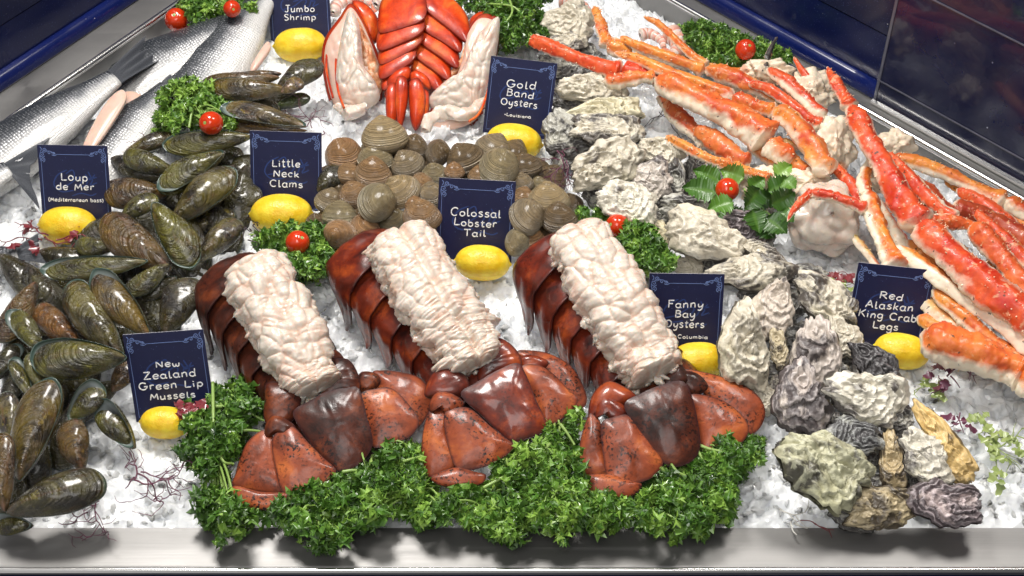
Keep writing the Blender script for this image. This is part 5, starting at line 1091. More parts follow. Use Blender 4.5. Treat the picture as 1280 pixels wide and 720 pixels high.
half("right split half of cooked lobster, white meat leaning behind the Gold Band card",
     [(622, 22), (600, 18), (584, 40), (578, 70), (566, 100), (545, 125), (530, 155), (545, 168), (580, 162), (600, 148), (610, 120), (618, 80), (624, 45)],
     [([(624, 22), (604, 36), (590, 60), (574, 92), (552, 106), (536, 124), (546, 138), (582, 142), (602, 130), (612, 100), (621, 64)], .055, .02)],
     [(600, 24), (586, 44), (578, 76), (568, 98), (545, 116), (556, 108), (580, 88), (596, 56)],
     [(530, 164), (540, 148), (560, 140), (585, 142), (604, 128)], [[(622, 26), (620, 60), (612, 105), (600, 140), (586, 152)]],
     [(586, 26), (602, 14), (620, 18), (606, 34), (590, 44)])

# ================================================================== CRAB LEGS
def crab_leg(lab, segs, dor=80, tone=(1, 1, 1), spikes=22, flat=.86):
    """segs: list of joint-to-joint pieces, each a list of (px, py, z, width px)"""
    O = G(*segs[0][0][:3]); t = thing("king_crab_leg", lab, "crab leg", at(O), "red king crab legs piled on the ice"); 
    for si, sg in enumerate(segs):
        P = np.array([G(x, y, z) for x, y, z, w in sg]); W_ = np.array([w * .87 / 2 / ppm(p) for p, (x, y, z, w) in zip(P, sg)])
        n, mm = 18 + 18 * len(sg), 36; P = crom(P, n); R = np.interp(np.linspace(0, 1, n), np.linspace(0, 1, len(W_)), W_)
        sN = np.linspace(0, 1, n); Ltot = np.linalg.norm(np.diff(P, axis=0), axis=1).sum(); capn = min(.5 * R.max() / Ltot + .01, .2)
        R = R * (.92 - .26 * np.exp(-(sN / .07) ** 2) + .10 * np.exp(-((sN - .14) / .06) ** 2) + .26 * np.exp(-((sN - .94) / .06) ** 2)) * (1 + .10 * np.sin(sN * 9 + si * 2 + len(sg)) * (sN > .1)); e = np.clip(sN / capn, 0, 1) ** .5 * np.clip((1 - sN) / capn, 0, 1) ** .5; R = R * np.maximum(e, .12)
        T = np.gradient(P, axis=0); T /= np.linalg.norm(T, axis=1)[:, None]
        vw = -FWD; N = np.cross(T, vw); N /= np.linalg.norm(N, axis=1)[:, None]; Bv = np.cross(N, T)
        a = np.linspace(0, 2 * np.pi, mm, endpoint=False); dr = math.radians((dor + 165 if dor <= 40 else dor + (14 if tone[1] < .8 else 40)) + RNG.uniform(-8, 8))
        sqr = (np.abs(np.cos(a + .5)) ** 3.2 + np.abs(np.sin(a + .5)) ** 3.2) ** (-1 / 3.2)
        dirs = (np.cos(a) * sqr)[None, :, None] * N[:, None] + flat * (np.sin(a) * sqr)[None, :, None] * Bv[:, None]
        V = P[:, None] + R[:, None, None] * dirs; V = V + dirs * (.15 * R[:, None] * fbm(V * 75, si + 3, 4) + .0016 * np.clip(1 - worley(V * 110, si)[0] * 2.4, 0, 1))[..., None]
        d = .5 + .5 * np.cos(a - dr); d = np.tile(d, (n, 1)); d = d - .35 * np.exp(-((sN - .0) / .06) ** 2)[:, None] - .35 * np.exp(-((sN - 1) / .06) ** 2)[:, None]
        m = MB(); m.add(V.reshape(-1, 3) - O, [list(q) for q in gridf(n, mm, wv=True)] + [list(range(mm))[::-1], [(n - 1) * mm + k for k in range(mm)]], d=np.clip(d, 0, 1).reshape(-1), tip=0.0)
        for k in range(int(spikes * Ltot / .10)):                                   # thorns
            i = int(RNG.integers(2, n - 2)); j = int((RNG.normal(dr, 1.0) / (2 * np.pi) * mm)) % mm; b = V[i, j]; nd = nrm(dirs[i, j] + T[i] * RNG.uniform(-.3, .5)); hgt = RNG.uniform(.001, .0036); rb = RNG.uniform(.0006, .0012)
            x_ = nrm(np.cross(nd, (0.3, .5, .8))); y_ = np.cross(nd, x_); ring = [b - nd * .0004 + rb * (math.cos(q) * x_ + math.sin(q) * y_) for q in np.linspace(0, 2 * np.pi, 6, endpoint=False)]
            r2 = [b + nd * hgt * .7 + rb * .55 * (math.cos(q) * x_ + math.sin(q) * y_) for q in np.linspace(0, 2 * np.pi, 6, endpoint=False)]
            m.add(np.array(ring + r2 + [b + nd * hgt]) - O, [[k_, (k_ + 1) % 6, 6 + (k_ + 1) % 6, 6 + k_] for k_ in range(6)] + [[6 + k_, 6 + (k_ + 1) % 6, 12] for k_ in range(6)], d=.6, tip=np.r_[np.zeros(6), np.full(6, .45), .9])
        m.build("leg_segment", MAT['crab'], t).color = (*tone, 1)
RD, OR, DR = (1.0, .55, .6), (1.08, 1.5, 1.2), (.62, .45, .6)
crab_leg("bright red crab leg tip reaching left over the oysters at the back", [[(664, 48, .075, 14), (672, 52, .075, 20), (710, 68, .078, 20), (752, 83, .08, 24), (778, 91, .078, 26)], [(776, 88, .08, 26), (800, 92, .08, 26), (826, 98, .07, 22)]], tone=RD, dor=90)
crab_leg("thick orange crab leg whose open end points left, running down to the parsley leaves", [[(754, 102, .085, 20), (775, 101, .085, 22), (800, 97, .088, 20), (820, 97, .09, 18)], [(818, 98, .092, 26), (850, 113, .095, 40), (900, 138, .095, 42), (940, 160, .09, 44), (962, 176, .085, 42)], [(958, 178, .08, 34), (975, 190, .078, 36), (992, 198, .07, 26)]], dor=105, tone=(1.05, 1.1, 1))
crab_leg("thin spiny claw tip standing at the back beside the cream oyster", [[(742, 8, .085, 9), (749, 24, .085, 14), (754, 42, .08, 17), (762, 58, .075, 24)], [(758, 56, .078, 22), (775, 62, .076, 26), (790, 68, .07, 18)]], tone=OR, dor=60, spikes=70)
crab_leg("slender cream and orange crab leg, uppermost of the bundle", [[(775, 46, .09, 10), (800, 58, .09, 14), (850, 76, .09, 15), (882, 88, .085, 18)], [(880, 86, .087, 20), (920, 98, .085, 24), (970, 122, .08, 24), (1010, 148, .075, 24), (1040, 172, .07, 16)]], dor=70, tone=OR, spikes=14)
crab_leg("orange crab leg bending sharply down beside the white shoulder meat", [[(767, 66, .095, 9), (792, 72, .095, 14), (820, 84, .095, 18), (870, 103, .095, 20), (918, 124, .09, 20)], [(914, 122, .095, 22), (940, 131, .096, 22), (970, 140, .098, 22)], [(966, 138, .10, 28), (990, 152, .10, 34), (1015, 184, .095, 34), (1036, 218, .088, 32)]], dor=75, tone=OR)
crab_leg("tiny pointed crab claw rising left of the parsley by the wall", [[(804, 21, .095, 5), (822, 29, .092, 9), (845, 50, .09, 12), (868, 72, .085, 15), (884, 84, .08, 16)]], dor=60, tone=OR)
crab_leg("red edged crab leg in front of the lone back tomato", [[(958, 86, .10, 14), (980, 100, .10, 20), (1005, 122, .095, 22), (1030, 148, .09, 20)]], dor=130, tone=RD)
crab_leg("short red claw tip poking up against the steel rail", [[(992, 71, .11, 5), (1000, 84, .105, 9), (1010, 98, .10, 13), (1018, 108, .095, 12)]], tone=RD, dor=90)
crab_leg("longest bright red crab leg, crossing from the blue wall to the right border", [[(1034, 84, .13, 6), (1042, 98, .13, 15), (1053, 117, .13, 20), (1064, 136, .128, 24)], [(1062, 132, .13, 26), (1080, 165, .128, 32), (1105, 210, .122, 38), (1128, 250, .115, 40), (1152, 284, .11, 38)], [(1148, 278, .112, 42), (1180, 310, .11, 48), (1225, 352, .105, 50), (1270, 386, .10, 52), (1330, 430, .09, 52)]], tone=RD, dor=80, spikes=30)
crab_leg("upright orange crab leg just behind the Alaskan card", [[(1083, 210, .085, 18), (1080, 228, .085, 20), (1084, 246, .085, 20)], [(1084, 238, .09, 22), (1092, 270, .09, 28), (1106, 305, .085, 30), (1122, 340, .08, 32)]], tone=(1.05, 1.3, .8), dor=90, spikes=14)
crab_leg("orange crab leg lying along the steel rail at the far right", [[(1110, 198, .07, 14), (1140, 202, .072, 20), (1180, 216, .07, 20), (1220, 236, .066, 22), (1258, 254, .062, 24)], [(1254, 250, .065, 26), (1290, 270, .06, 24), (1320, 284, .06, 22)]], dor=110, tone=OR)
crab_leg("dark red crab leg with sunken shadowed side right of the longest one", [[(1130, 218, .085, 22), (1150, 236, .085, 28), (1172, 256, .082, 30), (1192, 270, .08, 26)], [(1188, 262, .082, 26), (1215, 266, .08, 28), (1250, 280, .075, 30), (1300, 318, .07, 32)]], tone=DR, dor=90)
crab_leg("forked red crab leg turning down toward the right border, pale underside", [[(1156, 274, .10, 18), (1180, 276, .098, 20), (1206, 280, .095, 18), (1222, 286, .092, 16)], [(1214, 280, .095, 28), (1238, 306, .09, 34), (1270, 345, .085, 36), (1310, 392, .08, 36)]], dor=60, tone=(1, .8, .8))
crab_leg("cream bellied crab leg at the right border above the forked red one", [[(1232, 280, .075, 22), (1258, 304, .075, 28), (1290, 340, .07, 30), (1320, 366, .07, 30)]], dor=40, tone=OR)
crab_leg("split crab leg showing long white inside, beside the Alaskan card", [[(1118, 308, .088, 16), (1150, 330, .088, 22), (1190, 362, .085, 22), (1240, 396, .08, 26), (1300, 440, .075, 28)]], dor=25, tone=OR, spikes=10, flat=.6)
crab_leg("thin cream crab leg shaft under the garlic white shoulder", [[(1058, 284, .05, 11), (1075, 306, .05, 12), (1094, 330, .05, 12), (1110, 350, .05, 12)]], dor=10, tone=(1.1, 3, 5), spikes=3)
crab_leg("slim orange crab leg running down behind the lowest thick one", [[(1165, 362, .07, 20), (1195, 388, .068, 24), (1230, 418, .065, 24), (1258, 438, .06, 24), (1300, 458, .06, 24)]], dor=80, tone=OR)
crab_leg("cream crab leg between the split one and the slim orange one", [[(1150, 372, .05, 24), (1190, 408, .05, 28), (1235, 434, .05, 28), (1290, 460, .05, 30)]], dor=10, tone=(1.1, 2.5, 4), spikes=4)
crab_leg("lowest thick red orange crab leg at the right, beside the seaweed", [[(1150, 418, .07, 40), (1180, 430, .07, 52), (1230, 446, .066, 54), (1268, 462, .06, 50), (1284, 470, .06, 44)], [(1270, 466, .06, 46), (1300, 478, .06, 52), (1340, 490, .06, 46)]], tone=(1.02, 1.0, .8), dor=95)
crab_leg("small bent red claw with yellow tip resting on the white shoulder", [[(984, 277, .10, 3), (991, 264, .10, 8), (1004, 250, .10, 13), (1016, 240, .10, 14)], [(1012, 241, .103, 14), (1035, 244, .102, 15), (1060, 252, .10, 16), (1084, 262, .095, 16)]], tone=RD, dor=100)
crab_leg("dusky red crab leg lying below the thick orange one", [[(826, 116, .05, 18), (840, 138, .05, 24), (862, 160, .05, 26), (888, 180, .05, 24)]], tone=(.9, .8, .9), dor=90)
crab_leg("knobbly spiny orange crab leg bordering the celery leaves", [[(832, 170, .07, 9), (850, 180, .07, 14), (882, 197, .07, 16), (915, 208, .072, 17)], [(911, 206, .074, 17), (930, 214, .074, 18), (950, 222, .07, 22), (962, 228, .07, 20)]], tone=OR, dor=90, spikes=90)
crab_leg("half white, half red crab leg just above the spiny one", [[(868, 160, .06, 18), (890, 174, .062, 28), (915, 192, .062, 30), (938, 204, .06, 22)]], dor=55, tone=(1, 1.1, 1.2))
crab_leg("short cream crab shaft end beneath the bent orange leg", [[(962, 174, .07, 9), (980, 178, .07, 11), (1000, 184, .07, 10)]], dor=0, tone=(1.1, 3, 5), spikes=2)
crab_leg("orange crab leg stub between the spiny one and the bent orange one", [[(936, 176, .06, 24), (960, 190, .062, 32), (990, 206, .062, 32), (1010, 220, .06, 26)]], tone=OR, dor=70)
for a in (
 ("pinkish crab leg lying low between the thick orange one and the dusky red one", [[(850, 110, .055, 20), (890, 138, .058, 26), (930, 160, .055, 26), (955, 178, .05, 22)]], dict(dor=60, tone=(1, .8, .9))),
 ("cream crab leg under the slender uppermost one, near the back shoulder", [[(900, 104, .06, 16), (940, 118, .062, 20), (985, 140, .06, 20), (1015, 160, .055, 18)]], dict(dor=30, tone=OR)),
 ("orange spiny crab leg at the back, crossing behind the slender one", [[(786, 56, .06, 12), (830, 72, .065, 16), (880, 84, .065, 18), (940, 96, .06, 16)]], dict(dor=95, tone=OR, spikes=50)),
 ("thin red crab leg leaning on the speckled white shoulder", [[(936, 104, .09, 12), (962, 112, .092, 16), (1000, 140, .09, 18), (1028, 158, .085, 16)]], dict(dor=90, tone=RD)),
 ("pale crab leg with red upper edge along the right of the longest red leg", [[(1108, 190, .10, 14), (1136, 220, .10, 20), (1166, 252, .10, 22), (1196, 276, .095, 20)]], dict(dor=50, tone=RD)),
 ("cream and orange crab leg just above the long split one", [[(1134, 300, .07, 18), (1176, 336, .075, 24), (1220, 372, .072, 26), (1262, 404, .07, 26), (1300, 430, .065, 26)]], dict(dor=60, tone=OR)),
 ("orange crab leg low beside the card lettered Red Alaskan", [[(1146, 396, .045, 20), (1176, 412, .045, 24), (1214, 432, .045, 24), (1250, 446, .04, 24)]], dict(dor=80, tone=OR)),
 ("red crab leg at the far right below the one along the rail", [[(1196, 236, .06, 16), (1226, 254, .062, 22), (1262, 280, .06, 24), (1300, 304, .055, 24)]], dict(dor=90, tone=RD)),
 ("pale pink crab leg in shade between the upright orange one and the longest red one", [[(1096, 250, .05, 18), (1112, 282, .05, 22), (1136, 318, .05, 22), (1156, 342, .05, 20)]], dict(dor=40, tone=(1, .8, .9))),
 ("slim red crab leg end above the bulbous white shoulder", [[(1040, 205, .075, 14), (1056, 222, .075, 18), (1072, 244, .07, 18), (1084, 268, .065, 16)]], dict(dor=90, tone=RD)),
): crab_leg(a[0], a[1], **a[2])
crab_leg("dark purple pointed claw tip standing beside the back tomato", [[(972, 46, .10, 2), (966, 56, .10, 6), (960, 70, .095, 9), (957, 88, .09, 8)]], dor=90, tone=(.06, .25, .9), spikes=2)
for a in (
 ("cream and orange crab leg at the right border just under the one along the rail", [[(1180, 224, .05, 14), (1216, 244, .052, 20), (1256, 268, .05, 22), (1296, 292, .045, 22)]], dict(dor=60, tone=OR)),
 ("spiny red crab leg at the far right between the forked red one and the border", [[(1216, 262, .085, 14), (1246, 290, .085, 20), (1276, 320, .08, 22), (1310, 356, .075, 22)]], dict(dor=90, tone=RD, spikes=40)),
 ("pale crab leg at the right border, beside the thickest part of the longest red one", [[(1236, 318, .06, 20), (1262, 348, .062, 26), (1290, 380, .06, 26), (1316, 404, .055, 26)]], dict(dor=50, tone=OR)),
 ("thin orange crab leg low under the cream bellied one, by the right border", [[(1190, 300, .045, 14), (1222, 334, .05, 18), (1256, 366, .05, 20), (1290, 396, .045, 20)]], dict(dor=80, tone=OR)),
): crab_leg(a[0], a[1], **a[2])
def lump(name, lab, cat, cx, cy, wx, wy, z, seed, mat, tilt=40, amp=.22, group=None, freq=2.0, cell=0.0):
    M4, L, s = frame(cx - wx / 2, cy, cx + wx / 2, cy, z, tilt); n, k = 44, 60; th = np.linspace(.03, np.pi - .03, n); a = np.linspace(0, 2 * np.pi, k, endpoint=False)
    V = np.stack([np.sin(th)[:, None] * np.cos(a), np.sin(th)[:, None] * np.sin(a), np.cos(th)[:, None] + a * 0], -1)
    f1, f2 = worley(V * freq + seed, seed); V = V * (1 + amp * fbm(V * freq + seed, seed, 4) + cell * np.clip(f2 - f1, 0, .5))[..., None] * (.5 * L, .5 * L * wy / wx, .36 * L)
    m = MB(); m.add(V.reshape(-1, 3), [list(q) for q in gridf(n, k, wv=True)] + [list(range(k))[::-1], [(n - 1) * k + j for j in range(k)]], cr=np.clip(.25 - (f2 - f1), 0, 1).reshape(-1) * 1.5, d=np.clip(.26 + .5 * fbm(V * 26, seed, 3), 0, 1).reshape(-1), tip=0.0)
    o = m.build(name, mat); o.matrix_world = M4; return tag(o, lab, cat, group)
SG = "white crab shoulder joints"
lump("crab_shoulder", "white bulbous crab shoulder sitting on the ice below the celery leaves", "crab shoulder", 1032, 272, 84, 84, .05, 5, MAT['meat'], 40, .16, SG, 1.15, .42)
for (x, y, wx, wy, z, sd, lab) in ((1010, 118, 62, 52, .075, 11, "large white speckled crab shoulder left of the longest red leg"), (1042, 178, 50, 62, .07, 12, "cream crab shoulder with hollow pocket behind the bent orange leg"), (960, 90, 60, 32, .075, 13, "cream and orange crab shoulder below the back tomato"), (955, 230, 60, 36, .05, 14, "cream crab shoulder beside the celery leaves"), (1005, 232, 56, 40, .055, 15, "pale knobbly crab shoulder above the bulbous white one"), (1118, 182, 44, 34, .06, 16, "yellowish cream crab shoulder behind the longest red leg"), (1095, 216, 36, 40, .06, 18, "small pale crab joint left of the dark red leg")):
    lump("crab_shoulder", lab, "crab shoulder", x, y, wx, wy, z, sd, MAT['crab'], 40, .35, SG, 2.0, .2)

# ================================================================== SHRIMP
def shrimp(pts, w, z, lab):
    O = G(*pts[0], z); t = thing("jumbo_shrimp", lab, "shrimp", at(O), "pink shrimp at the back")
    P = crom([G(x, y, z) - O for x, y in pts], 60); s = np.linspace(0, 1, 60); wr = w / 2 / ppm(G(*pts[0], z))
    R = wr * (1 - .6 * s) * (1 + .10 * (1 - np.abs((s * 7) % 1 * 2 - 1))) * np.clip(s / .04, .1, 1) ** .5; m = MB(); tube(m, P, R, 18, d=np.repeat(((s * 7) % 1) * .6 + .2, 18)); m.build("body", MAT['shrimp'], t)
    m = MB(); T = nrm(P[-1] - P[-4])
    for a in (-.5, -.15, .2, .55):
        d = np.array([T[0] * math.cos(a) - T[1] * math.sin(a), T[0] * math.sin(a) + T[1] * math.cos(a), T[2]]); tube(m, [P[-1] + d * q * .022 for q in np.linspace(0, 1, 8)], wr * np.array([.2, .3, .4, .45, .45, .4, .3, .1]), 8, flat=.35, d=.9)
    m.build("tail_fan", MAT['shrimp'], t)
shrimp([(416, 16), (422, 6), (436, 0), (452, -2), (466, 6)], 18, .03, "pink shrimp behind the left split half of cooked lobster")
shrimp([(700, -2), (716, 2), (730, 10), (738, 22)], 22, .04, "pink shrimp beside the round cream oyster at the very back")
shrimp([(836, 40), (848, 52), (846, 66), (832, 72), (818, 66)], 26, .03, "pale pink shrimp on ice under the thin crab claw")
shrimp([(800, 44), (812, 42), (826, 50), (830, 60)], 16, .03, "small whitish shrimp left of the pale pink one")
shrimp([(470, 6), (488, -4), (510, -8), (530, -6)], 22, .06, "pinkish shrimp tip above the red cooked shells")

# ================================================================== FISH
def fish(hx, hy, tx, ty, w, z, lab, back=1, tail=None, roll=0, flap=None, prof=None):
    """lies on its side: (hx,hy) front, (tx,ty) tail root; back=+1 puts the dark back on the left of the way to the tail"""
    M4, L, s = frame(hx, hy, tx, ty, z, 12, roll); H = w / s / 2
    t = thing("sea_bass", lab, "fish", M4, "silver sea bass laid side by side"); n, k = 70, 48; u = np.linspace(0, 1, n)
    hp = np.interp(u, [0, .06, .2, .45, .7, .88, 1.0], [.62, .8, .97, 1.0, .80, .48, .34]) if prof is None else np.interp(u, *prof)
    a = np.linspace(0, 2 * np.pi, k, endpoint=False); P = np.zeros((n, k, 3)); P[..., 0] = ((u - .5) * L)[:, None]
    P[..., 1] = (H * hp)[:, None] * np.cos(a) * back; P[..., 2] = (H * hp)[:, None] * .52 * np.sign(np.sin(a)) * np.abs(np.sin(a)) ** .85
    P = P + .0015 * fbm(P * 18, 3, 2)[..., None]
    dv = np.tile(.5 + .5 * np.cos(a), (n, 1)); F = list(gridf(n, k, wv=True, flip=back < 0)); F += [list(range(k)), [(n - 1) * k + j for j in range(k)][::-1]]
    m = MB(); m.add(P.reshape(-1, 3), F, sx=np.repeat(u * L / .0042, k), sy=np.tile(a * 1.0, (n, 1)).reshape(-1) * H * .75 / .0036, dv=dv.reshape(-1)); m.build("body", MAT['bass'], t)
    if tail:
        (x1, y1), (x2, y2), notch = tail; inv = np.linalg.inv(np.array(M4)); lc = lambda x, y: (inv @ np.r_[G(x, y, z + .012), 1])[:3]
        e1, e2 = lc(x1, y1), lc(x2, y2); root = np.array([L / 2 * .985, 0, .002]); q, r = 26, 16; V = np.zeros((q, r, 3)); sy = np.zeros((q, r))
        for i, f in enumerate(np.linspace(0, 1, q)):
            tip = e1 * (1 - f) + e2 * f; tip = root + (tip - root) * (1 - notch * (1 - (2 * f - 1) ** 2)) * (1 + .03 * RNG.uniform(-1, 1)); st = root + np.array([0, H * .30 * (1 - 2 * f) * np.sign(e1[1] - e2[1]), 0])
            for j, g in enumerate(np.linspace(0, 1, r)): V[i, j] = st * (1 - g) + tip * g + np.array([0, 0, .003 * math.sin(f * 19) * g + .004 * g * (1 - g)]); sy[i, j] = f * 9
        m = MB(); N = q * r; fl = np.cross(V[1, 1] - V[0, 1], V[0, 2] - V[0, 1])[2] < 0
        m.add(V.reshape(-1, 3), gridf(q, r, flip=fl), sy=sy.reshape(-1)); m.add(V.reshape(-1, 3) - (0, 0, .0012), gridf(q, r, flip=not fl), sy=sy.reshape(-1)); m.build("tail_fin", MAT['fin'], t)
    if flap:
        m = MB(); plate(m, flap, z + .022, 14, .004, np.zeros(3), n=70, nr=14, nse=.004); iv = np.linalg.inv(np.array(M4)); V = np.concatenate(m.V); m.V = [(np.c_[V, np.ones(len(V))] @ iv.T)[:, :3]]; m.build("belly_flap", MAT['flesh'], t)
    return t
fish(-95, 264, 146, 96, 92, .030, "nearest whole silver fish along the left rail, its grey tail fanned over the next fish", 1, ((182, 44), (210, 70), .22))
fish(146, 118, 306, 26, 94, .024, "scaly grey fish just below the two back tomatoes, opened pink belly at its lower end", 1, ((335, -8), (345, 14), .2), prof=([0, .1, .4, .8, 1], [.6, .85, 1, .62, .40]), flap=[(152, 112), (158, 122), (148, 142), (128, 172), (112, 190), (104, 182), (118, 152), (136, 124)])
fish(98, 240, 210, 108, 74, .014, "white bellied fish between the pink belly flap and the parsley", 1, ((228, 78), (256, 84), .12))
fish(216, 150, 334, -6, 92, .022, "pale fish running up to the Jumbo Shrimp card, left of its lemon", 1, ((360, -50), (372, -30), .2), flap=[(334, 52), (338, 60), (328, 76), (316, 90), (313, 84), (322, 68)])
fish(-150, 300, 12, 212, 78, .034, "fish at the left border with a ragged grey tail behind the Loup de Mer card", 1, ((64, 170), (50, 262), .42))
fish(-70, 345, 22, 318, 60, .014, "dark scaled fish barely showing at the left border below the lemon", 1, ((50, 290), (60, 330), .2))
# loose gill / fin scraps
m = MB(); O = G(166, 125, .03); plate(m, [(154, 118), (164, 114), (178, 120), (176, 132), (166, 144), (160, 136)], .03, 14, .006, O, n=40, nr=8); o = m.build("gill_flap", MAT['flesh']); o.location = O; tag(o, "small brownish pink gill flap between the fish tails", "fish scrap")

# ================================================================== GREENS
def leaflets(mb, C, Nn, size, rg, curl=1.0, rnd0=.5):
    """frilled leaflets at points C facing Nn (arrays)"""
    n = 13; ph = np.linspace(-2.0, 2.0, n); ser = 1 + .30 * np.cos(np.arange(n) * math.pi)
    for c, nn, sz in zip(C, Nn, size):
        nn = nrm(nn + rg.normal(size=3) * .45); x = nrm(np.cross(nn, rg.normal(size=3))); y = np.cross(nn, x); k = rg.uniform(1.0, 2.2) * curl
        r = np.array([.12, .58, 1.0]); V = [c - y * sz * .55]
        wv = np.sin(ph * rg.uniform(3.2, 4.6) + rg.random() * 6)
        for q, ri in enumerate(r):
            sr = 1 + (ser - 1) * (q > 0) * (1 if q == 2 else .4); lx = ri * np.sin(ph) * sr * sz * .95; ly = ri * np.cos(ph) * sr * sz - sz * .2; lz = (.34 * k * wv * ri ** 2 - .28 * k * ri ** 2) * sz
            V += list(c + lx[:, None] * x + ly[:, None] * y + lz[:, None] * nn)
        F = [[0, 1 + j, 2 + j] for j in range(n - 1)]
        for q in range(2): F += [[1 + q * n + j, 1 + (q + 1) * n + j, 1 + (q + 1) * n + j + 1, 1 + q * n + j + 1] for j in range(n - 1)]
        e = np.r_[0, np.zeros(n), np.zeros(n) + .3, np.ones(n)]
        mb.add(np.array(V), F, rnd=float(np.clip(rg.normal(rnd0, .26), 0, 1)), e=e)
def inside(p, poly):
    x, y = p; c = False; j = len(poly) - 1
    for i in range(len(poly)):
        xi, yi = poly[i]; xj, yj = poly[j]
        if (yi > y) != (yj > y) and x < (xj - xi) * (y - yi) / (yj - yi) + xi: c = not c
        j = i
    return c
def parsley(lab, poly, ncl, z0, z1, seed, roots, leaf=.0062, per=24, rad=.0125, tone=.5, name="parsley_bunch", group="curly parsley garnish", curl=1.0, extra=()):
    rg = np.random.default_rng(seed); xs = [p[0] for p in poly]; ys = [p[1] for p in poly]; O = G(np.mean(xs), np.mean(ys), 0)
    t = thing(name, lab, "parsley", at(O), group); lv, st = MB(), MB(); pts = []
    ncl = int(ncl * .80)
    while len(pts) < ncl:
        p = (rg.uniform(min(xs), max(xs)), rg.uniform(min(ys), max(ys)))
        if any(inside(p, q) for q in FANPOLY): 
            if rg.random() > .04: continue
        if inside(p, poly) and (len(pts) < 4 or min((p[0] - a) ** 2 + (p[1] - b) ** 2 for a, b in pts) > 30): pts.append(p)
    for (px, py) in pts:
        z = rg.uniform(z0, z1); c = G(px, py, z); R = rad * rg.uniform(.55, 1.4); k = int(per * rg.uniform(.8, 1.2))
        ax = nrm(np.array([rg.normal() * .35, -.35 + rg.normal() * .3, 1.0])); d = rg.normal(size=(k, 3)); d /= np.linalg.norm(d, axis=1)[:, None]; d = d + ax * .55; d /= np.linalg.norm(d, axis=1)[:, None]
        cc = c + d * R * rg.uniform(.55, 1.0, (k, 1)); leaflets(lv, cc - O, d, leaf * rg.uniform(.55, 1.35, k), rg, curl, tone + rg.normal() * .16)
        rt = min(roots, key=lambda q: (q[0] - px) ** 2 + (q[1] - py) ** 2); r0 = G(rt[0] + rg.normal() * 3, rt[1] + rg.normal() * 2, max(z0 * .6, .006)); mid = (r0 + c) / 2 + np.array([0, 0, .012]) + rg.normal(size=3) * .004
        tube(st, crom([r0 - O, mid - O, c - O], 12), np.linspace(.0018, .0010, 12), 6)
        for q in range(3): tube(st, crom([c - O - (c - mid) * .2, cc[q] - O], 4), .0006, 5)
    for q in range(int(ncl * .14)):                                              # stray sprigs beyond the edge
        i = int(rg.integers(len(poly))); f = rg.random(); a, b = np.array(poly[i]), np.array(poly[(i + 1) % len(poly)]); e0 = a * (1 - f) + b * f; ce = np.array([np.mean(xs), np.mean(ys)]); e1 = e0 + nrm(e0 - ce) * rg.uniform(4, 15)
        if e1[1] > 688 or any(inside(e1, w_) for w_ in FANPOLY): continue
        c = G(e1[0], e1[1], rg.uniform(.008, .03)); r0 = G(*(e0 * .7 + ce * .3), .02); tube(st, crom([r0 - O, (r0 + c) / 2 - O + [0, 0, .008], c - O], 10), .0009, 6)
        k = 9; d = rg.normal(size=(k, 3)); d /= np.linalg.norm(d, axis=1)[:, None]; leaflets(lv, c + d * .006 - O, d + [0, -.2, .6], leaf * rg.uniform(.6, 1.1, k), rg, curl, tone + .1)
    for ex in extra: tube(st, crom([G(*q) - O for q in ex], 22), np.linspace(.0021, .0013, 22), 8)
    lv.build("leaves", MAT['parsley'], t, smooth=False); st.build("stems", MAT['stem'], t)
front = dict(leaf=.0072, per=24, rad=.0135)
parsley("upright curly parsley bunch at the left of the raw tails, under the New Zealand card", [(262, 492), (290, 478), (322, 480), (322, 520), (300, 560), (292, 610), (300, 650), (262, 672), (250, 620), (232, 560), (240, 520)], 74, .006, .06, 1, [(268, 560), (290, 500)], extra=[[(266, 478, .06), (267, 540, .055), (269, 610, .03)], [(270, 508, .05), (300, 510, .052), (330, 526, .045)], [(280, 545, .05), (305, 538, .05), (332, 540, .04)], [(266, 540, .055), (278, 575, .05), (292, 580, .04)]], tone=.38, **front)
parsley("curly parsley spilling over the steel ledge below the leftmost raw tail's fan", [(300, 640), (345, 634), (400, 608), (440, 594), (470, 600), (470, 650), (425, 672), (400, 680), (350, 652), (304, 656)], 62, .004, .042, 2, [(400, 640), (340, 645)], tone=.42, **front)
parsley("curly parsley filling the gap between the leftmost and middle raw tails", [(452, 588), (470, 560), (500, 556), (524, 530), (530, 560), (532, 590), (548, 606), (556, 640), (520, 655), (470, 652), (446, 620)], 62, .004, .052, 3, [(470, 566), (520, 620)], extra=[[(428, 590, .045), (444, 588, .045), (462, 592, .04)], [(495, 580, .045), (510, 575, .045), (528, 570, .04)]], tone=.5, **front)
parsley("curly parsley under the fan of the middle raw tail, curling over the ledge", [(545, 612), (600, 606), (642, 560), (660, 560), (680, 620), (678, 652), (630, 672), (580, 652), (545, 648)], 66, .004, .05, 4, [(640, 570), (610, 640)], extra=[[(642, 556, .05), (655, 568, .05), (664, 590, .045)], [(604, 610, .045), (630, 596, .05), (660, 580, .05), (676, 556, .048)]], tone=.5, **front)
parsley("light green curly parsley mound between the middle and rightmost raw tails", [(652, 556), (680, 535), (712, 512), (726, 512), (726, 560), (730, 596), (742, 620), (740, 652), (690, 662), (670, 640)], 66, .004, .058, 5, [(700, 540), (710, 620)], extra=[[(700, 530, .055), (708, 540, .052), (718, 556, .045)], [(690, 552, .05), (672, 570, .052), (640, 586, .05)]], tone=.58, **front)
parsley("curly parsley below the fan of the rightmost raw tail", [(740, 622), (800, 606), (830, 580), (850, 585), (880, 590), (880, 640), (866, 664), (830, 656), (790, 652), (745, 656)], 64, .004, .048, 6, [(830, 590), (800, 640)], extra=[[(838, 580, .05), (850, 592, .045), (876, 600, .035)], [(826, 584, .05), (832, 592, .045), (840, 604, .04)]], tone=.5, **front)
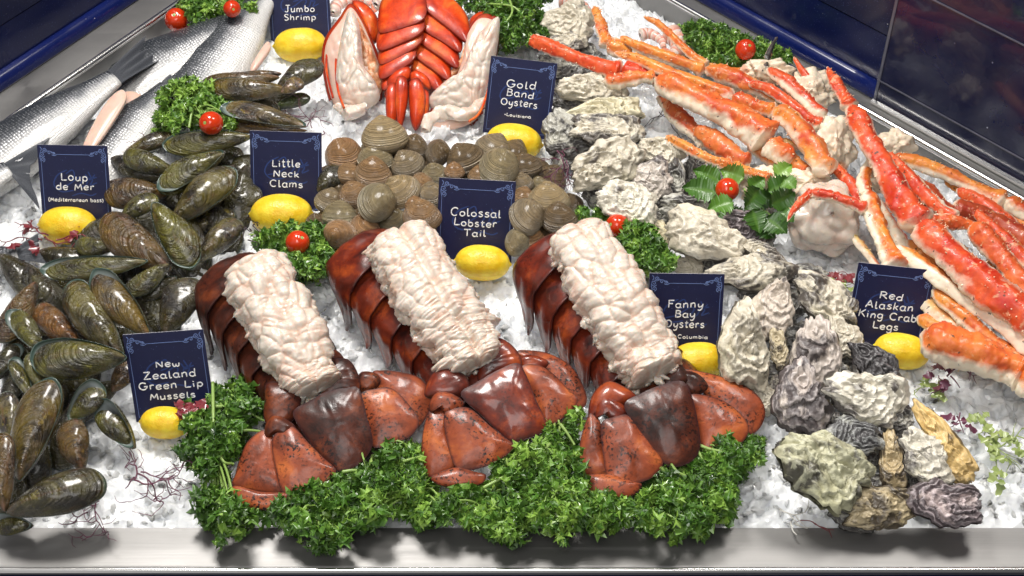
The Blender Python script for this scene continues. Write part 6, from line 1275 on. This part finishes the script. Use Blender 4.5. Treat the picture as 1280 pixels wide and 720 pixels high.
parsley("loose curly parsley sprig at the garnish's right end, beside the dark fan", [(870, 560), (900, 566), (914, 540), (930, 530), (950, 540), (950, 566), (930, 580), (914, 600), (912, 640), (880, 650), (868, 610)], 58, .012, .045, 7, [(874, 566), (890, 610)], extra=[[(868, 554, .045), (890, 562, .045), (920, 566, .045)], [(870, 560, .045), (880, 578, .04), (884, 600, .035)]], tone=.42, **front)
back = dict(leaf=.0062, per=24, rad=.012)
parsley("curly parsley at the back left corner around a tomato, on the fish", [(224, -10), (322, -14), (318, 12), (296, 22), (250, 26), (228, 14)], 46, .03, .06, 11, [(260, 10)], tone=.62, **back)
parsley("bright curly parsley on the fish above the mussels, holding a tomato", [(192, 128), (208, 108), (240, 104), (266, 112), (284, 130), (298, 150), (290, 158), (250, 158), (214, 164), (194, 150)], 64, .03, .07, 12, [(236, 150)], extra=[[(236, 160, .05), (240, 140, .06), (246, 126, .06)]], tone=.68, **back)
parsley("dark feathery parsley at the back, behind the Gold Band card", [(566, -12), (680, -14), (680, 20), (674, 52), (640, 62), (620, 50), (612, 18), (580, 6)], 76, .03, .075, 13, [(640, 30)], extra=[[(600, 4, .07), (640, 8, .08), (656, 24, .07)], [(636, -4, .08), (640, 16, .08), (626, 34, .07)]], tone=.36, leaf=.0056, per=26, rad=.013, curl=1.3)
parsley("compact curly parsley between the Little Neck lemon and the middle tail", [(324, 296), (350, 286), (396, 284), (420, 300), (426, 322), (404, 336), (384, 352), (376, 342), (352, 326), (330, 316)], 64, .018, .055, 14, [(380, 320)], tone=.52, **back)
parsley("curly parsley beside the rightmost tail's meat, under a tomato", [(724, 266), (760, 264), (786, 288), (812, 292), (838, 318), (840, 336), (800, 338), (786, 330), (776, 304), (740, 274)], 54, .03, .06, 15, [(800, 310)], extra=[[(786, 330, .05), (796, 312, .055), (810, 290, .055)]], tone=.45, **back)
parsley("curly parsley against the blue wall behind the crab legs, with a tomato", [(850, 42), (872, 30), (892, 26), (914, 44), (936, 46), (960, 62), (984, 74), (978, 86), (940, 80), (900, 84), (876, 80)], 66, .04, .075, 16, [(905, 78)], extra=[[(900, 84, .06), (896, 64, .07), (890, 50, .07)]], tone=.5, **back)
def flatleaf(lab, leaves, stems, seed):
    rg = np.random.default_rng(seed); O = G(920, 260, .03); t = thing("celery_leaves", lab, "celery leaves", at(O)); lv, st = MB(), MB()
    for (x1, y1, x2, y2, w, z, tn) in leaves:
        M4, L, s = frame(x1, y1, x2, y2, z + .03, rg.uniform(15, 50), rg.uniform(-25, 25)); A4 = np.array(M4); W_ = w / s
        n = 33; u = np.linspace(0, 1, n); prof = W_ / 2 * np.interp(u, [0, .12, .3, .42, .5, .62, .72, .85, 1], [.08, .7, 1.0, .74, .95, .66, .7, .36, .02]) * (1 + .16 * np.sin(np.arange(n) * 2.1)); v = np.linspace(-1, 1, 9)
        V = np.zeros((n, 9, 4)); V[..., 3] = 1; V[..., 0] = ((u - .5) * L)[:, None]; V[..., 1] = prof[:, None] * v; V[..., 2] = .10 * L * np.abs(v)[None] * np.sin(u * 7 + seed)[:, None] * .5 + .14 * W_ * np.abs(v)[None] - .22 * L * (u[:, None] - .4) ** 2
        V = V @ A4.T; lv.add(V[..., :3].reshape(-1, 3) - O, gridf(n, 9), rnd=tn, e=np.tile(np.exp(-(v / .12) ** 2), (n, 1)).reshape(-1))
    for sm in stems: tube(st, crom([G(*q) - O for q in sm], 18), .0016, 7)
    lv.build("leaves", MAT['parsley'], t); st.build("stems", MAT['stem'], t)
flatleaf("flat dark green celery leaves under a tomato, between the oysters and the crab legs",
 [(896, 240, 852, 234, 34, .05, .35), (900, 226, 866, 212, 30, .05, .5), (916, 252, 884, 262, 30, .055, .55), (930, 222, 900, 212, 30, .06, .65), (950, 236, 930, 262, 36, .05, .2), (968, 220, 990, 206, 26, .06, .8), (960, 240, 992, 226, 34, .055, .3), (964, 256, 994, 240, 36, .05, .25), (958, 272, 984, 292, 34, .04, .2), (940, 262, 950, 292, 34, .04, .25), (920, 262, 900, 282, 28, .03, .3), (975, 265, 992, 278, 26, .045, .35), (936, 236, 956, 222, 26, .06, .55), (950, 280, 968, 298, 28, .03, .15), (980, 224, 995, 236, 24, .065, .6), (905, 262, 935, 278, 30, .025, .1), (940, 246, 975, 250, 30, .035, .15)],
 [[(935, 240, .05), (948, 256, .055), (964, 270, .05)], [(930, 236, .055), (938, 256, .055), (950, 276, .045)], [(905, 226, .055), (925, 218, .062), (945, 226, .06)], [(940, 240, .05), (962, 256, .055), (984, 262, .05)]], 3)

# ================================================================== SEAWEED
def weed(name, lab, mat, starts, z, depth, seed, r=.0009, step=.006, spread=.7, bend=.35, blades=0, group="seaweed sprigs"):
    rg = np.random.default_rng(seed); O = G(*starts[0][:2], z); t = MB()
    def grow(p, d, n, rad, lev):
        pts = [p]
        for k in range(n):
            d = nrm(d + rg.normal(size=3) * bend * np.array([1, 1, .5]) - np.array([0, 0, (pts[-1][2] - .012) * 4])); q = pts[-1] + d * step
            q[2] = max(q[2], .004); pts.append(q)
            if lev > 0 and k > 0 and rg.random() < .42:
                a = rg.choice([-1, 1]) * rg.uniform(.4, 1.0) * spread * 1.4; dd = np.array([d[0] * math.cos(a) - d[1] * math.sin(a), d[0] * math.sin(a) + d[1] * math.cos(a), d[2] + rg.normal() * .2]); grow(q, dd, max(2, int(n * .6)), rad * .72, lev - 1)
        tube(t, crom(np.array(pts) - O, len(pts) * 2), np.linspace(rad, rad * .45, len(pts) * 2), 5, flat=1.0)
    for (x1, y1, x2, y2) in starts:
        A, B = G(x1, y1, z), G(x2, y2, max(z - .004, .008)); L = np.linalg.norm(B - A); grow(A, nrm(B - A), max(3, int(L / step)), r, depth)
    if blades:
        for _ in range(blades):
            s0 = starts[rg.integers(len(starts))]; f = rg.random(); c = G(s0[0] + (s0[2] - s0[0]) * f + rg.normal() * 5, s0[1] + (s0[3] - s0[1]) * f + rg.normal() * 4, z + .003)
            d = nrm(rg.normal(size=3) * (1, 1, .4)); e = np.cross(d, (0, 0, 1)); L = rg.uniform(.008, .02); u = np.linspace(0, 1, 8); w = .0055 * np.sin(u * np.pi * .9 + .2) * (1 + .4 * np.sin(np.arange(8) * 2.5))
            V = np.stack([c + d * L * u[:, None] + e * (w * sgn)[:, None] + np.array([0, 0, 1]) * (.002 * np.sin(u * 6) * (1 + .5 * sgn))[:, None] for sgn in (-1, 0, 1)], 1); t.add(V.reshape(-1, 3) - O, gridf(8, 3))
    o = t.build(name, MAT[mat]); o.location = O; return tag(o, lab, "seaweed", group)
weed("seaweed_sprig", "branching purple seaweed spread on the ice between the front mussels and the parsley", "purple_seaweed", [(168, 600, 208, 548), (168, 600, 236, 630), (172, 592, 188, 664), (168, 596, 150, 614), (176, 590, 214, 600)], .028, 2, 31, r=.0011)
weed("seaweed_sprig", "clump of purple seaweed under the large front mussel, touching the ledge", "purple_seaweed", [(126, 620, 60, 668), (118, 632, 84, 656), (110, 640, 58, 650), (124, 626, 100, 660), (96, 650, 64, 662)], .014, 2, 32, r=.0009, bend=.5)
weed("seaweed_sprig", "dark red seaweed beside the Loup de Mer lemon", "red_seaweed", [(60, 294, 34, 278), (52, 300, 14, 300), (48, 306, 44, 330), (40, 286, 38, 276), (70, 300, 106, 290), (56, 296, 40, 322)], .026, 2, 33, r=.0013, blades=12)
weed("seaweed_sprig", "curly black seaweed hanging under the Little Neck Clams lemon", "dark_seaweed", [(318, 280, 302, 300), (312, 286, 326, 304), (322, 282, 340, 276), (306, 284, 300, 306), (310, 300, 322, 290)], .045, 2, 34, r=.0010, bend=.8, step=.005)
weed("seaweed_sprig", "thin purple seaweed on the ice above the Little Neck Clams card", "purple_seaweed", [(384, 158, 414, 140), (390, 160, 384, 126), (400, 150, 424, 154), (388, 150, 372, 152), (404, 164, 412, 200)], .02, 2, 35, r=.0008)
weed("seaweed_sprig", "tuft of purple seaweed in front of the Gold Band lemon", "purple_seaweed", [(700, 200, 684, 184), (702, 206, 700, 240), (704, 196, 716, 188), (698, 210, 688, 226), (708, 200, 714, 236), (700, 192, 694, 232), (696, 188, 706, 226)], .06, 2, 36, r=.0009, bend=.4)
weed("seaweed_sprig", "dark wiry seaweed on the ice under the thick orange crab leg", "dark_seaweed", [(824, 140, 840, 160), (822, 146, 846, 150), (828, 138, 830, 168), (838, 152, 846, 172)], .02, 2, 37, r=.0007)
weed("seaweed_sprig", "purple and brown seaweed right of the Red Alaskan card's lemon", "purple_seaweed", [(1184, 470, 1190, 440), (1180, 476, 1170, 466), (1188, 470, 1202, 484), (1186, 478, 1186, 500), (1178, 480, 1160, 492), (1182, 464, 1178, 446)], .03, 2, 38, r=.0012, blades=6)
weed("seaweed_sprig", "pale green frilly seaweed below the purple one near the Red Alaskan lemon", "green_seaweed", [(1150, 476, 1172, 484), (1160, 480, 1146, 490), (1168, 480, 1180, 496)], .02, 1, 39, r=.0011, blades=14)
weed("seaweed_sprig", "small red frilly seaweed on the ice behind the Red Alaskan card's left edge", "red_seaweed", [(1048, 346, 1062, 352), (1044, 348, 1052, 340), (1054, 350, 1066, 358)], .018, 1, 40, r=.001, blades=12)
weed("seaweed_sprig", "fine green seaweed on the ice left of the Red Alaskan card", "green_seaweed", [(1010, 344, 1040, 352), (1034, 350, 1064, 366), (1044, 354, 1056, 374)], .016, 2, 41, r=.0007, blades=5)
weed("seaweed_sprig", "ruffled green lettuce like seaweed on the ice at the right border", "green_seaweed", [(1222, 516, 1238, 548), (1238, 546, 1272, 556), (1240, 550, 1248, 604), (1232, 552, 1256, 586), (1262, 556, 1284, 566)], .02, 2, 42, r=.0013, blades=34)
weed("seaweed_sprig", "dark purple sprig right of the golden yellow oyster", "purple_seaweed", [(1196, 520, 1208, 544), (1200, 516, 1194, 540)], .018, 2, 43, r=.0010, blades=5)
weed("seaweed_sprig", "white thread like root hanging over the steel ledge", "pale_root", [(974, 636, 1000, 660), (988, 652, 994, 672), (992, 654, 1008, 664)], .012, 1, 44, r=.0011, bend=.2)
weed("seaweed_sprig", "tiny crimson sprig at the ledge left of the blotched oyster", "red_seaweed", [(1018, 654, 1032, 660), (1020, 656, 1016, 650), (1024, 658, 1042, 656)], .008, 1, 45, r=.0008)
weed("seaweed_sprig", "brown wiry seaweed by the clams below the purple tuft", "dark_seaweed", [(690, 214, 672, 226), (688, 218, 680, 236), (684, 212, 668, 216)], .05, 1, 46, r=.0007)
weed("seaweed_sprig", "small brick red leafy sprig at the right end of the New Zealand lemon", "red_seaweed", [(236, 506, 230, 524), (234, 512, 222, 520), (238, 506, 234, 518)], .035, 1, 49, r=.0012, blades=16)
weed("seaweed_sprig", "faint purple strands beside the parsley above the mussels", "purple_seaweed", [(182, 172, 168, 168), (180, 170, 186, 160), (178, 176, 168, 180)], .045, 1, 47, r=.0007)
